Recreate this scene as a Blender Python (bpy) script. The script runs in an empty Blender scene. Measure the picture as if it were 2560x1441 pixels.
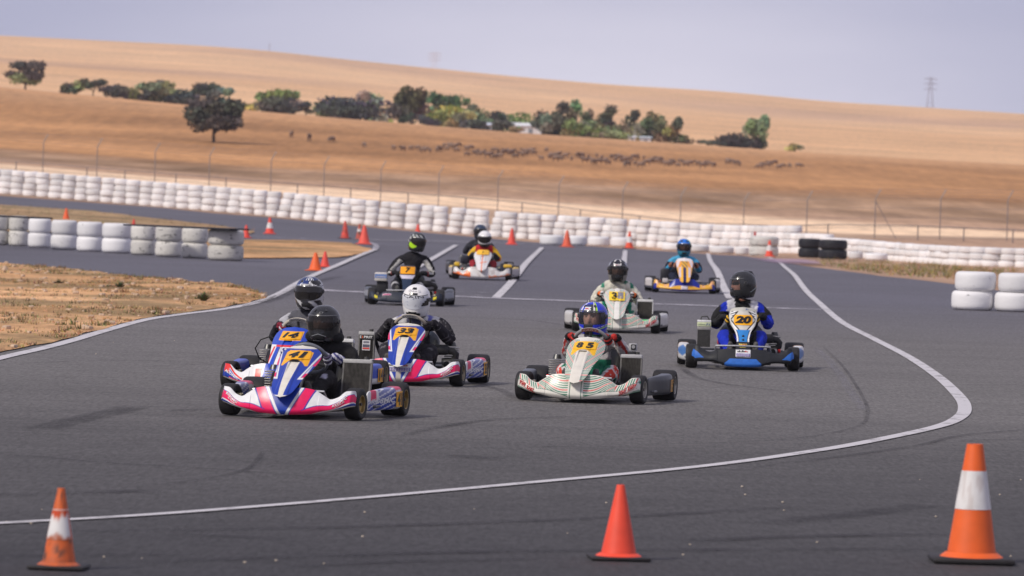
import bpy, bmesh, math, random
import numpy as np
from mathutils import Vector, Matrix, noise

# ------------------------------------------------------------------ camera, sky, sun, exposure
SC = bpy.context.scene
COL = SC.collection
F = 14222.0                      # focal length in pixels of the 2560 wide photograph (200 mm on 36 mm)
CAM_H = 1.96
PITCH = math.radians(1.098)
ROLL = math.radians(1.8)
HOR = 448.0
fw = Vector((0, math.cos(PITCH), -math.sin(PITCH)))
r0 = Vector((1, 0, 0)); u0 = Vector((0, math.sin(PITCH), math.cos(PITCH)))
rt = r0*math.cos(ROLL) + u0*math.sin(ROLL)
up = -r0*math.sin(ROLL) + u0*math.cos(ROLL)
CAM = Vector((0, 0, CAM_H))
cd = bpy.data.cameras.new('camera')
cam = bpy.data.objects.new('camera', cd); COL.objects.link(cam)
cam.matrix_world = Matrix(((rt.x, up.x, -fw.x, CAM.x), (rt.y, up.y, -fw.y, CAM.y), (rt.z, up.z, -fw.z, CAM.z), (0, 0, 0, 1)))
cd.sensor_width = 36.0; cd.lens = 200.0
cd.clip_start = 1.0; cd.clip_end = 20000.0
cd.dof.use_dof = True; cd.dof.focus_distance = 50.0; cd.dof.aperture_fstop = 6.3
SC.camera = cam

W = bpy.data.worlds.new('World'); SC.world = W; W.use_nodes = True
nt = W.node_tree; nt.nodes.clear()
SUN_EL, SUN_AZ = math.radians(40), math.radians(230)   # sun behind the camera, to its left
sky = nt.nodes.new('ShaderNodeTexSky'); sky.sky_type = 'NISHITA'; sky.sun_disc = False
sky.sun_elevation = SUN_EL; sky.sun_rotation = SUN_AZ
sky.air_density = 1.0; sky.dust_density = 3.0; sky.ozone_density = 3.0
bg1 = nt.nodes.new('ShaderNodeBackground'); bg1.inputs['Strength'].default_value = 0.05
# thin even cloud layer
tc = nt.nodes.new('ShaderNodeTexCoord')
mp = nt.nodes.new('ShaderNodeMapping'); mp.inputs['Scale'].default_value = (9, 9, 40)
ns = nt.nodes.new('ShaderNodeTexNoise'); ns.inputs['Scale'].default_value = 1.3; ns.inputs['Detail'].default_value = 4
rp = nt.nodes.new('ShaderNodeValToRGB')
rp.color_ramp.elements[0].position = 0.25; rp.color_ramp.elements[0].color = (0.54, 0.535, 0.69, 1)
rp.color_ramp.elements[1].position = 0.75; rp.color_ramp.elements[1].color = (0.66, 0.645, 0.785, 1)
bg2 = nt.nodes.new('ShaderNodeBackground'); bg2.inputs['Strength'].default_value = 1.12
ms = nt.nodes.new('ShaderNodeMixShader'); ms.inputs[0].default_value = 0.84
wo = nt.nodes.new('ShaderNodeOutputWorld')
L = nt.links.new
# brighter thin patch of cloud low over the hills, bluer towards its sides
def mnode(op, a, b=None):
    n = nt.nodes.new('ShaderNodeMath'); n.operation = op
    for i, v in enumerate((a, b)):
        if v is None: continue
        if isinstance(v, (int, float)): n.inputs[i].default_value = v
        else: nt.links.new(v, n.inputs[i])
    return n.outputs[0]
sx = nt.nodes.new('ShaderNodeSeparateXYZ'); nt.links.new(tc.outputs['Generated'], sx.inputs[0])
dx_ = mnode('DIVIDE', mnode('SUBTRACT', sx.outputs[0], .012), .105); dz_ = mnode('DIVIDE', mnode('SUBTRACT', sx.outputs[2], .006), .042)
rr_ = mnode('SQRT', mnode('ADD', mnode('MULTIPLY', dx_, dx_), mnode('MULTIPLY', dz_, dz_)))
rr_ = mnode('ADD', rr_, mnode('MULTIPLY', mnode('SUBTRACT', ns.outputs['Fac'], .5), .5))
rq = nt.nodes.new('ShaderNodeValToRGB'); rq.color_ramp.interpolation = 'EASE'
rq.color_ramp.elements[0].position = 0.0; rq.color_ramp.elements[0].color = (.95, .92, 1.05, 1)
rq.color_ramp.elements[1].position = 0.42; rq.color_ramp.elements[1].color = (.44, .46, .655, 1)
e_ = rq.color_ramp.elements.new(0.9); e_.color = (.43, .42, .53, 1)
nt.links.new(mnode('MULTIPLY', rr_, .36), rq.inputs['Fac'])
L(tc.outputs['Generated'], mp.inputs['Vector']); L(mp.outputs['Vector'], ns.inputs['Vector']); L(ns.outputs['Fac'], rp.inputs['Fac'])
L(rq.outputs['Color'], bg2.inputs['Color']); L(sky.outputs['Color'], bg1.inputs['Color'])
L(bg1.outputs[0], ms.inputs[1]); L(bg2.outputs[0], ms.inputs[2]); L(ms.outputs[0], wo.inputs['Surface'])

sd = bpy.data.lights.new('sun', 'SUN'); sd.energy = 2.7; sd.angle = math.radians(8); sd.color = (1.0, 0.93, 0.82)
so = bpy.data.objects.new('sun', sd); COL.objects.link(so)
sdir = Vector((math.sin(SUN_AZ)*math.cos(SUN_EL), math.cos(SUN_AZ)*math.cos(SUN_EL), math.sin(SUN_EL)))
so.rotation_euler = sdir.to_track_quat('Z', 'Y').to_euler()
so.location = (-30, -20, 60)
SC.view_settings.view_transform = 'Standard'; SC.view_settings.look = 'None'
SC.view_settings.exposure = 0.09; SC.view_settings.gamma = 1.0
SC.view_settings.use_curve_mapping = False

# ------------------------------------------------------------------ terrain heights
UU = [-700, 0, 640, 1280, 1860, 2119, 2560, 3300]
UC = [-700, 0, 700, 1300, 2050, 2560, 3300]; YC = [222, 262, 303, 335, 360, 372, 382]
UT = [-1500, -700, 0, 500, 660, 1000, 1280, 1500, 1760, 2050, 2560, 3300, 4200]
YT = [150, 138, 140, 144.5, 151, 178, 199, 211, 219, 238, 250, 262, 275]
DD = [120, 200, 240, 280, 320, 400, 500, 700, 760, 900, 1200, 2000, 2600, 3200, 4500]
YROW = {280: [470, 478, 505, 530, 548, 556, 553, 553], 320: [440, 452, 485, 500, 520, 527, 535, 540],
        400: [400, 415, 440, 445, 462, 468, 480, 490], 500: [335, 362, 378, 387, 405, 412, 430, 440]}
ZROW = {120: [0]*8, 200: [.6, .45, .1, -.3, -.58, -.5, -.47, -.4], 240: [.75, .55, .12, -.44, -.62, -.1, .1, .15]}
LD = np.log(np.array(DD, float))
def zcol(u):
    zs = []
    crest = float(np.interp(u, UC, YC)); top = float(np.interp(u, UT, YT))
    for d in DD:
        if d in ZROW: zs.append(float(np.interp(u, UU, ZROW[d]))); continue
        if d in YROW: y = float(np.interp(u, UU, YROW[d]))
        elif d == 700: y = crest
        elif d == 760: zs.append(zs[-1] + .1); continue
        elif d == 900: y = crest + 12
        elif d == 1200: y = crest - 12
        elif d == 2000: y = crest + .72*(top - crest)
        elif d == 2600: y = top
        elif d == 3200: zs.append(zs[-1] - 6); continue
        else: zs.append(zs[-1] - 60); continue
        zs.append(CAM_H - (y - HOR)*d/F)
    return np.array(zs)
_UG = np.linspace(-1500, 4200, 191)
_ZG = np.array([zcol(u) for u in _UG])
k_ = np.array([.25, .5, .25])
for _ in range(6):
    _ZG[1:-1] = .25*_ZG[:-2] + .5*_ZG[1:-1] + .25*_ZG[2:]
_TG = np.zeros_like(_ZG)
for j in range(1, len(DD)-1):
    a = (_ZG[:, j]-_ZG[:, j-1])/(LD[j]-LD[j-1]); b = (_ZG[:, j+1]-_ZG[:, j])/(LD[j+1]-LD[j])
    _TG[:, j] = np.where(a*b > 0, 2*a*b/(a+b+1e-12), 0)
_TG[:, 0] = 0
def hgt(X, Y):
    if Y <= 120: return 0.0
    u = min(4199.0, max(-1499.0, 1280 + F*X/Y))
    ui = (u+1500)/30.0; i = int(ui); fu = ui - i
    ld = min(math.log(Y), LD[-1]-1e-6); j = int(np.searchsorted(LD, ld, side='right'))-1; j = max(0, min(j, len(DD)-2))
    h = LD[j+1]-LD[j]; t = (ld-LD[j])/h
    t2, t3 = t*t, t*t*t
    def col(i):
        return (2*t3-3*t2+1)*_ZG[i, j] + (t3-2*t2+t)*h*_TG[i, j] + (-2*t3+3*t2)*_ZG[i, j+1] + (t3-t2)*h*_TG[i, j+1]
    return float(col(i)*(1-fu) + col(i+1)*fu)
def ray(x, y):
    return (fw + rt*((x-1280)/F) + up*((720.5-y)/F))
def at(x, y, z=0.0):
    """point of the ground (raised by z) seen at a pixel of the photograph"""
    d = ray(x, y)
    t0, t = 8.0, 8.0
    while t < 6000:
        p = CAM + d*t
        if p.z < hgt(p.x, p.y) + z: break
        t0 = t; t *= 1.01
    for _ in range(30):
        m = .5*(t0+t); p = CAM + d*m
        if p.z < hgt(p.x, p.y) + z: t = m
        else: t0 = m
    p = CAM + d*t
    return Vector((p.x, p.y, hgt(p.x, p.y) + z))
def atd(x, dist, z=0.0):
    """ground point at a given distance in the column of pixel x (lens roll taken at the ground there)"""
    X = (x-1280)*dist/F
    for _ in range(4):
        zz = hgt(X, dist)
        yy = HOR + (CAM_H-zz)*F/dist
        X = ((x-1280)*math.cos(ROLL) + (yy-720.5)*math.sin(ROLL)*1.0)*dist/F
    return Vector((X, dist, hgt(X, dist)+z))

# ------------------------------------------------------------------ helpers
def tag(o, label=None, cat=None, group=None, kind=None):
    if label: o['label'] = label
    if cat: o['category'] = cat
    if group: o['group'] = group
    if kind: o['kind'] = kind
    return o
def empty(name, loc, rz=0):
    o = bpy.data.objects.new(name, None); COL.objects.link(o); o.location = loc; o.rotation_euler = (0, 0, rz)
    o.empty_display_size = .2
    return o
def lerp(a, b, t): return a + (b-a)*t
def sstep(a, b, x):
    t = min(1, max(0, (x-a)/(b-a))); return t*t*(3-2*t)
def ip(x, xs, ys): return float(np.interp(x, xs, ys))
def mixc(a, b, t): return tuple(a[i]*(1-t)+b[i]*t for i in range(3))

_txt = {}
def text2d(s, shear=0.0, bold=0.0):
    """outline triangles of a string, normalised to a unit box"""
    key = (s, shear, bold)
    if key in _txt: return _txt[key]
    c = bpy.data.curves.new('t', 'FONT'); c.body = s; c.shear = shear; c.offset = bold; c.resolution_u = 3
    o = bpy.data.objects.new('t', c); COL.objects.link(o)
    bpy.context.view_layer.update()
    dg = bpy.context.evaluated_depsgraph_get()
    me = bpy.data.meshes.new_from_object(o.evaluated_get(dg))
    bm = bmesh.new(); bm.from_mesh(me)
    bmesh.ops.triangulate(bm, faces=bm.faces[:])
    bmesh.ops.subdivide_edges(bm, edges=[e for e in bm.edges if e.calc_length() > .25], cuts=1)
    bmesh.ops.triangulate(bm, faces=[f for f in bm.faces if len(f.verts) > 3])
    bm.verts.index_update()
    V = np.array([(v.co.x, v.co.y) for v in bm.verts]); Fc = [tuple(v.index for v in f.verts) for f in bm.faces]
    mn, mx = V.min(0), V.max(0)
    V = (V-mn)/(mx-mn)
    bm.free(); bpy.data.objects.remove(o); bpy.data.curves.remove(c); bpy.data.meshes.remove(me)
    _txt[key] = (V, Fc)
    return _txt[key]

class MB:
    """collects shapes with a base colour per vertex and links them as one mesh object"""
    def __init__(s): s.v = []; s.f = []; s.c = []
    def add(s, vs, fs, col):
        n = len(s.v); s.v += [tuple(p) for p in vs]; s.f += [tuple(i+n for i in f) for f in fs]
        s.c += ([tuple(col)]*len(vs) if not isinstance(col, list) else col)
        return s
    def grid(s, fn, us, vs, colf, skip=None, closed_u=False, ss=None):
        P = []; C = []
        du = (us[1]-us[0])*.33 if len(us) > 1 else 0; dv = (vs[len(vs)//2]-vs[len(vs)//2-1])*.33 if len(vs) > 1 else 0
        for v in vs:
            for u in us:
                p = fn(u, v); P.append(p)
                if ss:   # mean livery colour round the vertex
                    q = [ss(u+i*du, min(1, max(0, v+j*dv))) for i in (-1, 0, 1) for j in (-1, 0, 1)]
                    C.append(tuple(sum(c[k] for c in q)/9 for k in range(3)))
                else: C.append(tuple(colf(u, v, p)) if callable(colf) else tuple(colf))
        nu = len(us); fs = []
        for j in range(len(vs)-1):
            for i in range(nu if closed_u else nu-1):
                i2 = (i+1) % nu
                if skip and skip(.5*(us[i]+us[i2]), .5*(vs[j]+vs[j+1])): continue
                fs.append((j*nu+i, j*nu+i2, (j+1)*nu+i2, (j+1)*nu+i))
        return s.add(P, fs, C)
    def patch(s, fn, ua, ub, va, vb, col, off=.003, nu=14, nv=8, outline=None):
        """a sticker lying on surface fn; outline(a,b)->bool trims it"""
        us = np.linspace(ua, ub, nu); vs = np.linspace(va, vb, nv)
        f2 = s._off(fn, off)
        return s.grid(f2, list(us), list(vs), col, skip=(lambda u, v: not outline((u-ua)/(ub-ua), (v-va)/(vb-va))) if outline else None)
    def _off(s, fn, off):
        def f2(u, v):
            e = 1e-3; p = Vector(fn(u, v)); a = Vector(fn(u+e, v))-Vector(fn(u-e, v)); b = Vector(fn(u, v+e))-Vector(fn(u, v-e))
            n = a.cross(b)
            if n.length < 1e-12: return p
            return p + n.normalized()*off
        return f2
    def text(s, txt, fn, ua, ub, va, vb, col, off=.005, shear=0, bold=0, rot=False):
        V, Fc = text2d(txt, shear, bold); f2 = s._off(fn, off)
        if rot: P = [f2(lerp(ua, ub, 1-y), lerp(va, vb, x)) for x, y in V]
        else: P = [f2(lerp(ua, ub, x), lerp(va, vb, y)) for x, y in V]
        return s.add(P, Fc, col)
    def box(s, cx, cy, cz, sx, sy, sz, col, rot=None, bev=0.0):
        bm = bmesh.new(); bmesh.ops.create_cube(bm, size=1.0)
        for v in bm.verts: v.co = Vector((v.co.x*sx, v.co.y*sy, v.co.z*sz))
        if bev > 0: bmesh.ops.bevel(bm, geom=bm.edges[:], offset=bev, segments=2, affect='EDGES', profile=.5)
        R = Matrix.Identity(3) if rot is None else rot
        bm.verts.index_update()
        vs = [R @ v.co + Vector((cx, cy, cz)) for v in bm.verts]; fs = [tuple(v.index for v in f.verts) for f in bm.faces]
        bm.free(); return s.add(vs, fs, col)
    def tube(s, pts, r, col, n=10, closed=False, cap=True):
        pts = [Vector(p) for p in pts]; m = len(pts)
        rr = r if isinstance(r, (list, tuple)) else [r]*m
        P = []; prev = None
        for i, p in enumerate(pts):
            t = (pts[(i+1) % m]-pts[i-1]) if closed else (pts[min(i+1, m-1)]-pts[max(i-1, 0)])
            t.normalize()
            if prev is None:
                a = Vector((0, 0, 1)) if abs(t.z) < .9 else Vector((1, 0, 0)); a = (a-t*a.dot(t)).normalized()
            else: a = (prev-t*prev.dot(t)).normalized()
            prev = a; b = t.cross(a)
            for k in range(n):
                q = 2*math.pi*k/n; P.append(p+(a*math.cos(q)+b*math.sin(q))*rr[i])
        fs = []
        for i in range(m if closed else m-1):
            j = (i+1) % m
            for k in range(n): fs.append((i*n+k, i*n+(k+1) % n, j*n+(k+1) % n, j*n+k))
        if cap and not closed: fs += [tuple(range(n-1, -1, -1)), tuple((m-1)*n+k for k in range(n))]
        return s.add(P, fs, col)
    def lathe(s, prof, col, axis='Z', n=24, org=(0, 0, 0), colf=None):
        P = []; C = []; org = Vector(org)
        for r, h in prof:
            for k in range(n):
                q = 2*math.pi*k/n; a, b = r*math.cos(q), r*math.sin(q)
                p = Vector((a, b, h)) if axis == 'Z' else (Vector((h, a, b)) if axis == 'X' else Vector((b, h, a)))
                P.append(p+org); C.append(tuple(colf(q, h, r)) if colf else tuple(col))
        fs = []
        for j in range(len(prof)-1):
            for k in range(n): fs.append((j*n+k, j*n+(k+1) % n, (j+1)*n+(k+1) % n, (j+1)*n+k))
        return s.add(P, fs, C)
    def mesh(s, name, mat, smooth=True, ang=40):
        me = bpy.data.meshes.new(name); me.from_pydata([tuple(p) for p in s.v], [], s.f)
        ca = me.color_attributes.new('Col', 'FLOAT_COLOR', 'POINT')
        arr = np.ones((len(s.v), 4), np.float32)
        if s.c: arr[:, :3] = np.array([c[:3] for c in s.c], np.float32)
        ca.data.foreach_set('color', arr.ravel())
        me.materials.append(mat); me.update()
        if smooth:
            me.polygons.foreach_set('use_smooth', [True]*len(me.polygons))
            try: me.set_sharp_from_angle(angle=math.radians(ang))
            except Exception: pass
        return me
    def obj(s, name, mat, parent=None, smooth=True, solid=0.0, ang=40):
        o = bpy.data.objects.new(name, s.mesh(name, mat, smooth, ang)); COL.objects.link(o)
        if parent: o.parent = parent
        if solid:
            md = o.modifiers.new('thickness', 'SOLIDIFY'); md.thickness = solid; md.offset = -1
        return o

# ------------------------------------------------------------------ materials
def mat_new(name):
    m = bpy.data.materials.new(name); m.use_nodes = True
    b = m.node_tree.nodes['Principled BSDF']; return m, m.node_tree, b
def nd(t, k, **kw):
    n = t.nodes.new(k)
    for a, v in kw.items(): setattr(n, a, v)
    return n
def attr_mat(name, rough=.5, metal=0.0, spec=.5, coat=0.0, noise_amt=.12, nscale=30, bump=0.0, bscale=60, bdist=.004):
    m, t, b = mat_new(name)
    a = nd(t, 'ShaderNodeAttribute', attribute_name='Col')
    tcn = nd(t, 'ShaderNodeTexCoord')
    n = nd(t, 'ShaderNodeTexNoise'); n.inputs['Scale'].default_value = nscale; n.inputs['Detail'].default_value = 5
    t.links.new(tcn.outputs['Object'], n.inputs['Vector'])
    mr = nd(t, 'ShaderNodeMapRange'); mr.inputs['From Min'].default_value = .3; mr.inputs['From Max'].default_value = .7
    mr.inputs['To Min'].default_value = 1-noise_amt; mr.inputs['To Max'].default_value = 1+noise_amt*.6
    t.links.new(n.outputs['Fac'], mr.inputs['Value'])
    mx = nd(t, 'ShaderNodeVectorMath', operation='SCALE')
    t.links.new(a.outputs['Color'], mx.inputs[0]); t.links.new(mr.outputs['Result'], mx.inputs['Scale'])
    t.links.new(mx.outputs[0], b.inputs['Base Color'])
    b.inputs['Roughness'].default_value = rough; b.inputs['Metallic'].default_value = metal
    b.inputs['Specular IOR Level'].default_value = spec; b.inputs['Coat Weight'].default_value = coat
    if bump:
        n2 = nd(t, 'ShaderNodeTexNoise'); n2.inputs['Scale'].default_value = bscale; n2.inputs['Detail'].default_value = 3
        t.links.new(tcn.outputs['Object'], n2.inputs['Vector'])
        bp = nd(t, 'ShaderNodeBump'); bp.inputs['Strength'].default_value = bump; bp.inputs['Distance'].default_value = bdist
        t.links.new(n2.outputs['Fac'], bp.inputs['Height']); t.links.new(bp.outputs['Normal'], b.inputs['Normal'])
    return m
M_PAINT = attr_mat('glossy_bodywork', rough=.30, coat=.0, spec=.38, noise_amt=.10, nscale=14, bump=.15, bscale=9, bdist=.01)
M_PLASTIC = attr_mat('worn_plastic', rough=.5, noise_amt=.15, spec=.3)
M_RUBBER = attr_mat('slick_rubber', rough=.62, noise_amt=.25, nscale=18, spec=.35)
M_METAL = attr_mat('dull_metal', rough=.38, metal=.75, noise_amt=.2)
M_CLOTH = attr_mat('suit_cloth', rough=.85, noise_amt=.18, nscale=10, bump=.9, bscale=17, bdist=.018, spec=.25)
M_SHELL = attr_mat('helmet_shell', rough=.24, coat=.3, noise_amt=.06, spec=.5)
M_LEAF = attr_mat('leaves', rough=.75, noise_amt=.35, nscale=2.2, spec=.2)
M_BARK = attr_mat('bark', rough=.9, noise_amt=.3)
M_WOOL = attr_mat('wool', rough=.95, noise_amt=.3, nscale=6)
M_CONE = attr_mat('cone_plastic', rough=.55, noise_amt=.10, nscale=9)
M_WALL = attr_mat('shed_sheeting', rough=.6, noise_amt=.1)

def visor_mat(name, tint, fac, rough=.06):
    m, t, b = mat_new(name)
    b.inputs['Base Color'].default_value = (*tint, 1); b.inputs['Roughness'].default_value = rough
    b.inputs['Specular IOR Level'].default_value = .6
    if fac < 1:
        tr = nd(t, 'ShaderNodeBsdfTransparent'); tr.inputs['Color'].default_value = (.86, .86, .88, 1)
        mx = nd(t, 'ShaderNodeMixShader'); mx.inputs[0].default_value = fac
        t.links.new(tr.outputs[0], mx.inputs[1]); t.links.new(b.outputs[0], mx.inputs[2])
        t.links.new(mx.outputs[0], t.nodes['Material Output'].inputs['Surface'])
    return m
M_VDARK = visor_mat('dark_visor', (.012, .010, .010), 1.0, .1)
M_VTINT = visor_mat('tinted_visor', (.02, .018, .018), .62)
M_VCLEAR = visor_mat('clear_visor', (.12, .12, .13), .22)
M_VMIRROR = visor_mat('mirrored_visor', (.6, .62, .68), 1.0, .16)

def ground_mat(name, big=.05, fine=3.0, amt=.25, rough=.95, bump=.5, stretch=(1, 1, 1), rows=(1, 1, 1)):
    m, t, b = mat_new(name)
    a = nd(t, 'ShaderNodeAttribute', attribute_name='Col')
    g = nd(t, 'ShaderNodeNewGeometry'); mpn = nd(t, 'ShaderNodeMapping'); mpn.inputs['Scale'].default_value = stretch
    t.links.new(g.outputs['Position'], mpn.inputs['Vector'])
    n1 = nd(t, 'ShaderNodeTexNoise'); n1.inputs['Scale'].default_value = big; n1.inputs['Detail'].default_value = 6; n1.inputs['Roughness'].default_value = .65
    n2 = nd(t, 'ShaderNodeTexNoise'); n2.inputs['Scale'].default_value = fine; n2.inputs['Detail'].default_value = 8; n2.inputs['Roughness'].default_value = .7
    mp2 = nd(t, 'ShaderNodeMapping'); mp2.inputs['Scale'].default_value = rows; t.links.new(g.outputs['Position'], mp2.inputs['Vector'])
    t.links.new(mpn.outputs['Vector'], n1.inputs['Vector']); t.links.new(mp2.outputs['Vector'], n2.inputs['Vector'])
    ad = nd(t, 'ShaderNodeMath', operation='ADD'); t.links.new(n1.outputs['Fac'], ad.inputs[0]); t.links.new(n2.outputs['Fac'], ad.inputs[1])
    mr = nd(t, 'ShaderNodeMapRange'); mr.inputs['From Min'].default_value = .7; mr.inputs['From Max'].default_value = 1.3
    mr.inputs['To Min'].default_value = 1-amt; mr.inputs['To Max'].default_value = 1+amt
    t.links.new(ad.outputs[0], mr.inputs['Value'])
    mx = nd(t, 'ShaderNodeVectorMath', operation='SCALE'); t.links.new(a.outputs['Color'], mx.inputs[0]); t.links.new(mr.outputs['Result'], mx.inputs['Scale'])
    t.links.new(mx.outputs[0], b.inputs['Base Color']); b.inputs['Roughness'].default_value = rough
    b.inputs['Specular IOR Level'].default_value = .15
    if bump:
        bp = nd(t, 'ShaderNodeBump'); bp.inputs['Strength'].default_value = bump; bp.inputs['Distance'].default_value = .05
        t.links.new(n2.outputs['Fac'], bp.inputs['Height']); t.links.new(bp.outputs['Normal'], b.inputs['Normal'])
    return m
M_LAND = ground_mat('dry_land', big=.035, fine=1.1, amt=.34, bump=0, stretch=(.6, 1, 1), rows=(1, .09, 1))
M_DIRT = ground_mat('dry_dirt', big=.35, fine=8.0, amt=.40, bump=.8, rows=(1, .30, 1))

def asphalt_mat():
    m, t, b = mat_new('worn_asphalt')
    g = nd(t, 'ShaderNodeNewGeometry')
    def noi(scale, st, det=6, ro=.6):
        mp_ = nd(t, 'ShaderNodeMapping'); mp_.inputs['Scale'].default_value = st
        t.links.new(g.outputs['Position'], mp_.inputs['Vector'])
        n = nd(t, 'ShaderNodeTexNoise'); n.inputs['Scale'].default_value = scale; n.inputs['Detail'].default_value = det; n.inputs['Roughness'].default_value = ro
        n.inputs['Distortion'].default_value = .3
        t.links.new(mp_.outputs['Vector'], n.inputs['Vector']); return n
    n1 = noi(.16, (.6, .35, 1)); n2 = noi(1.1, (.12, 1.0, 1), 5); n3 = noi(30, (1, .13, 1), 4, .75); n4 = noi(5.5, (.5, 1, 1), 4)
    def mrange(n, a, c, lo, hi):
        r = nd(t, 'ShaderNodeMapRange'); r.inputs['From Min'].default_value = a; r.inputs['From Max'].default_value = c
        r.inputs['To Min'].default_value = lo; r.inputs['To Max'].default_value = hi; t.links.new(n.outputs['Fac'], r.inputs['Value']); return r
    rs = [mrange(n1, .35, .65, .90, 1.10), mrange(n2, .38, .68, 1.05, .91), mrange(n3, .3, .7, .62, 1.38), mrange(n4, .35, .65, .93, 1.07)]
    cur = rs[0].outputs['Result']
    for r in rs[1:]:
        mu = nd(t, 'ShaderNodeMath', operation='MULTIPLY'); t.links.new(cur, mu.inputs[0]); t.links.new(r.outputs['Result'], mu.inputs[1]); cur = mu.outputs[0]
    # painted: front darkened for lens falloff, far end blued for haze and sky reflection
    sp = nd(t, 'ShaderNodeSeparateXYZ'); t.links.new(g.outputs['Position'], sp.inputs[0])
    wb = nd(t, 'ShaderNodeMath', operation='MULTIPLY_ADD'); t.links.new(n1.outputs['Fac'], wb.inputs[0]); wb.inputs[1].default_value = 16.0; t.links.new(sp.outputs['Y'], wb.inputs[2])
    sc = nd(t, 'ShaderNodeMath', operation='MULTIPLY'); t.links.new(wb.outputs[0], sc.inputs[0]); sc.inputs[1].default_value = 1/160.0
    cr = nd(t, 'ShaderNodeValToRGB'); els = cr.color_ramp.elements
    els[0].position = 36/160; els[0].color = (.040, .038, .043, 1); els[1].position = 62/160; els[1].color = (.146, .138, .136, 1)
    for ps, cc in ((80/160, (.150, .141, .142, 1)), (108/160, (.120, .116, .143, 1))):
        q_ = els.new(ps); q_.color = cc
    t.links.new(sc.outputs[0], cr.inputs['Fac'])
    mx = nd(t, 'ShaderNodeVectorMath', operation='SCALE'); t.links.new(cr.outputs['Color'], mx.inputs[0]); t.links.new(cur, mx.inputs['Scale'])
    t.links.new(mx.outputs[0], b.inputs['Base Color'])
    b.inputs['Roughness'].default_value = .82; b.inputs['Specular IOR Level'].default_value = .28
    bp = nd(t, 'ShaderNodeBump'); bp.inputs['Strength'].default_value = .5; bp.inputs['Distance'].default_value = .01
    t.links.new(n3.outputs['Fac'], bp.inputs['Height']); t.links.new(bp.outputs['Normal'], b.inputs['Normal'])
    return m
M_ASPH = asphalt_mat()

def line_mat(name, col, lo, hi, alpha_hi=1.0, scale=3.0, st=(1, .35, 1)):
    """paint or rubber on the road, worn through by noise"""
    m, t, b = mat_new(name)
    g = nd(t, 'ShaderNodeNewGeometry'); mp_ = nd(t, 'ShaderNodeMapping'); mp_.inputs['Scale'].default_value = st
    n = nd(t, 'ShaderNodeTexNoise'); n.inputs['Scale'].default_value = scale; n.inputs['Detail'].default_value = 7; n.inputs['Roughness'].default_value = .7
    t.links.new(g.outputs['Position'], mp_.inputs['Vector']); t.links.new(mp_.outputs['Vector'], n.inputs['Vector'])
    r = nd(t, 'ShaderNodeMapRange'); r.inputs['From Min'].default_value = lo; r.inputs['From Max'].default_value = hi; r.inputs['To Max'].default_value = alpha_hi
    t.links.new(n.outputs['Fac'], r.inputs['Value'])
    b.inputs['Base Color'].default_value = (*col, 1); b.inputs['Roughness'].default_value = .8; b.inputs['Specular IOR Level'].default_value = .2
    at_ = nd(t, 'ShaderNodeAttribute', attribute_name='Col')
    mu = nd(t, 'ShaderNodeMath', operation='MULTIPLY'); t.links.new(r.outputs['Result'], mu.inputs[0]); t.links.new(at_.outputs['Fac'], mu.inputs[1])
    tr = nd(t, 'ShaderNodeBsdfTransparent'); mx = nd(t, 'ShaderNodeMixShader')
    t.links.new(mu.outputs[0], mx.inputs[0]); t.links.new(tr.outputs[0], mx.inputs[1]); t.links.new(b.outputs[0], mx.inputs[2])
    t.links.new(mx.outputs[0], t.nodes['Material Output'].inputs['Surface'])
    return m
M_LINE = line_mat('white_road_paint', (.60, .58, .61), .20, .47, .96, scale=4.0)
M_LINE2 = line_mat('faded_road_paint', (.52, .50, .56), .34, .60, .9)
M_SKID = line_mat('tyre_rubber_marks', (.030, .028, .036), .30, .66, .40, scale=2.0)

def tyre_paint(name, base, scuff, amt, lo=.55, hi=.68):
    m, t, b = mat_new(name)
    tcn = nd(t, 'ShaderNodeTexCoord'); oi = nd(t, 'ShaderNodeObjectInfo')
    ad = nd(t, 'ShaderNodeVectorMath', operation='ADD'); sc = nd(t, 'ShaderNodeVectorMath', operation='SCALE'); sc.inputs['Scale'].default_value = 37.0
    cx = nd(t, 'ShaderNodeCombineXYZ')
    for i in range(3): t.links.new(oi.outputs['Random'], cx.inputs[i])
    t.links.new(cx.outputs[0], sc.inputs[0]); t.links.new(tcn.outputs['Object'], ad.inputs[0]); t.links.new(sc.outputs[0], ad.inputs[1])
    n = nd(t, 'ShaderNodeTexNoise'); n.inputs['Scale'].default_value = 4.5; n.inputs['Detail'].default_value = 7; n.inputs['Roughness'].default_value = .68
    t.links.new(ad.outputs[0], n.inputs['Vector'])
    r = nd(t, 'ShaderNodeMapRange'); r.inputs['From Min'].default_value = lo; r.inputs['From Max'].default_value = hi; r.inputs['To Max'].default_value = amt
    t.links.new(n.outputs['Fac'], r.inputs['Value'])
    hv = nd(t, 'ShaderNodeMapRange'); hv.inputs['To Min'].default_value = .80; hv.inputs['To Max'].default_value = 1.06
    t.links.new(oi.outputs['Random'], hv.inputs['Value'])
    ba = nd(t, 'ShaderNodeVectorMath', operation='SCALE'); ba.inputs[0].default_value = base; t.links.new(hv.outputs['Result'], ba.inputs['Scale'])
    mx = nd(t, 'ShaderNodeMixRGB'); t.links.new(ba.outputs[0], mx.inputs[1]); mx.inputs[2].default_value = (*scuff, 1)
    t.links.new(r.outputs['Result'], mx.inputs[0]); t.links.new(mx.outputs[0], b.inputs['Base Color'])
    b.inputs['Roughness'].default_value = .6; b.inputs['Specular IOR Level'].default_value = .3
    bp = nd(t, 'ShaderNodeBump'); bp.inputs['Strength'].default_value = .35; bp.inputs['Distance'].default_value = .02
    t.links.new(n.outputs['Fac'], bp.inputs['Height']); t.links.new(bp.outputs['Normal'], b.inputs['Normal'])
    return m
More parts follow.
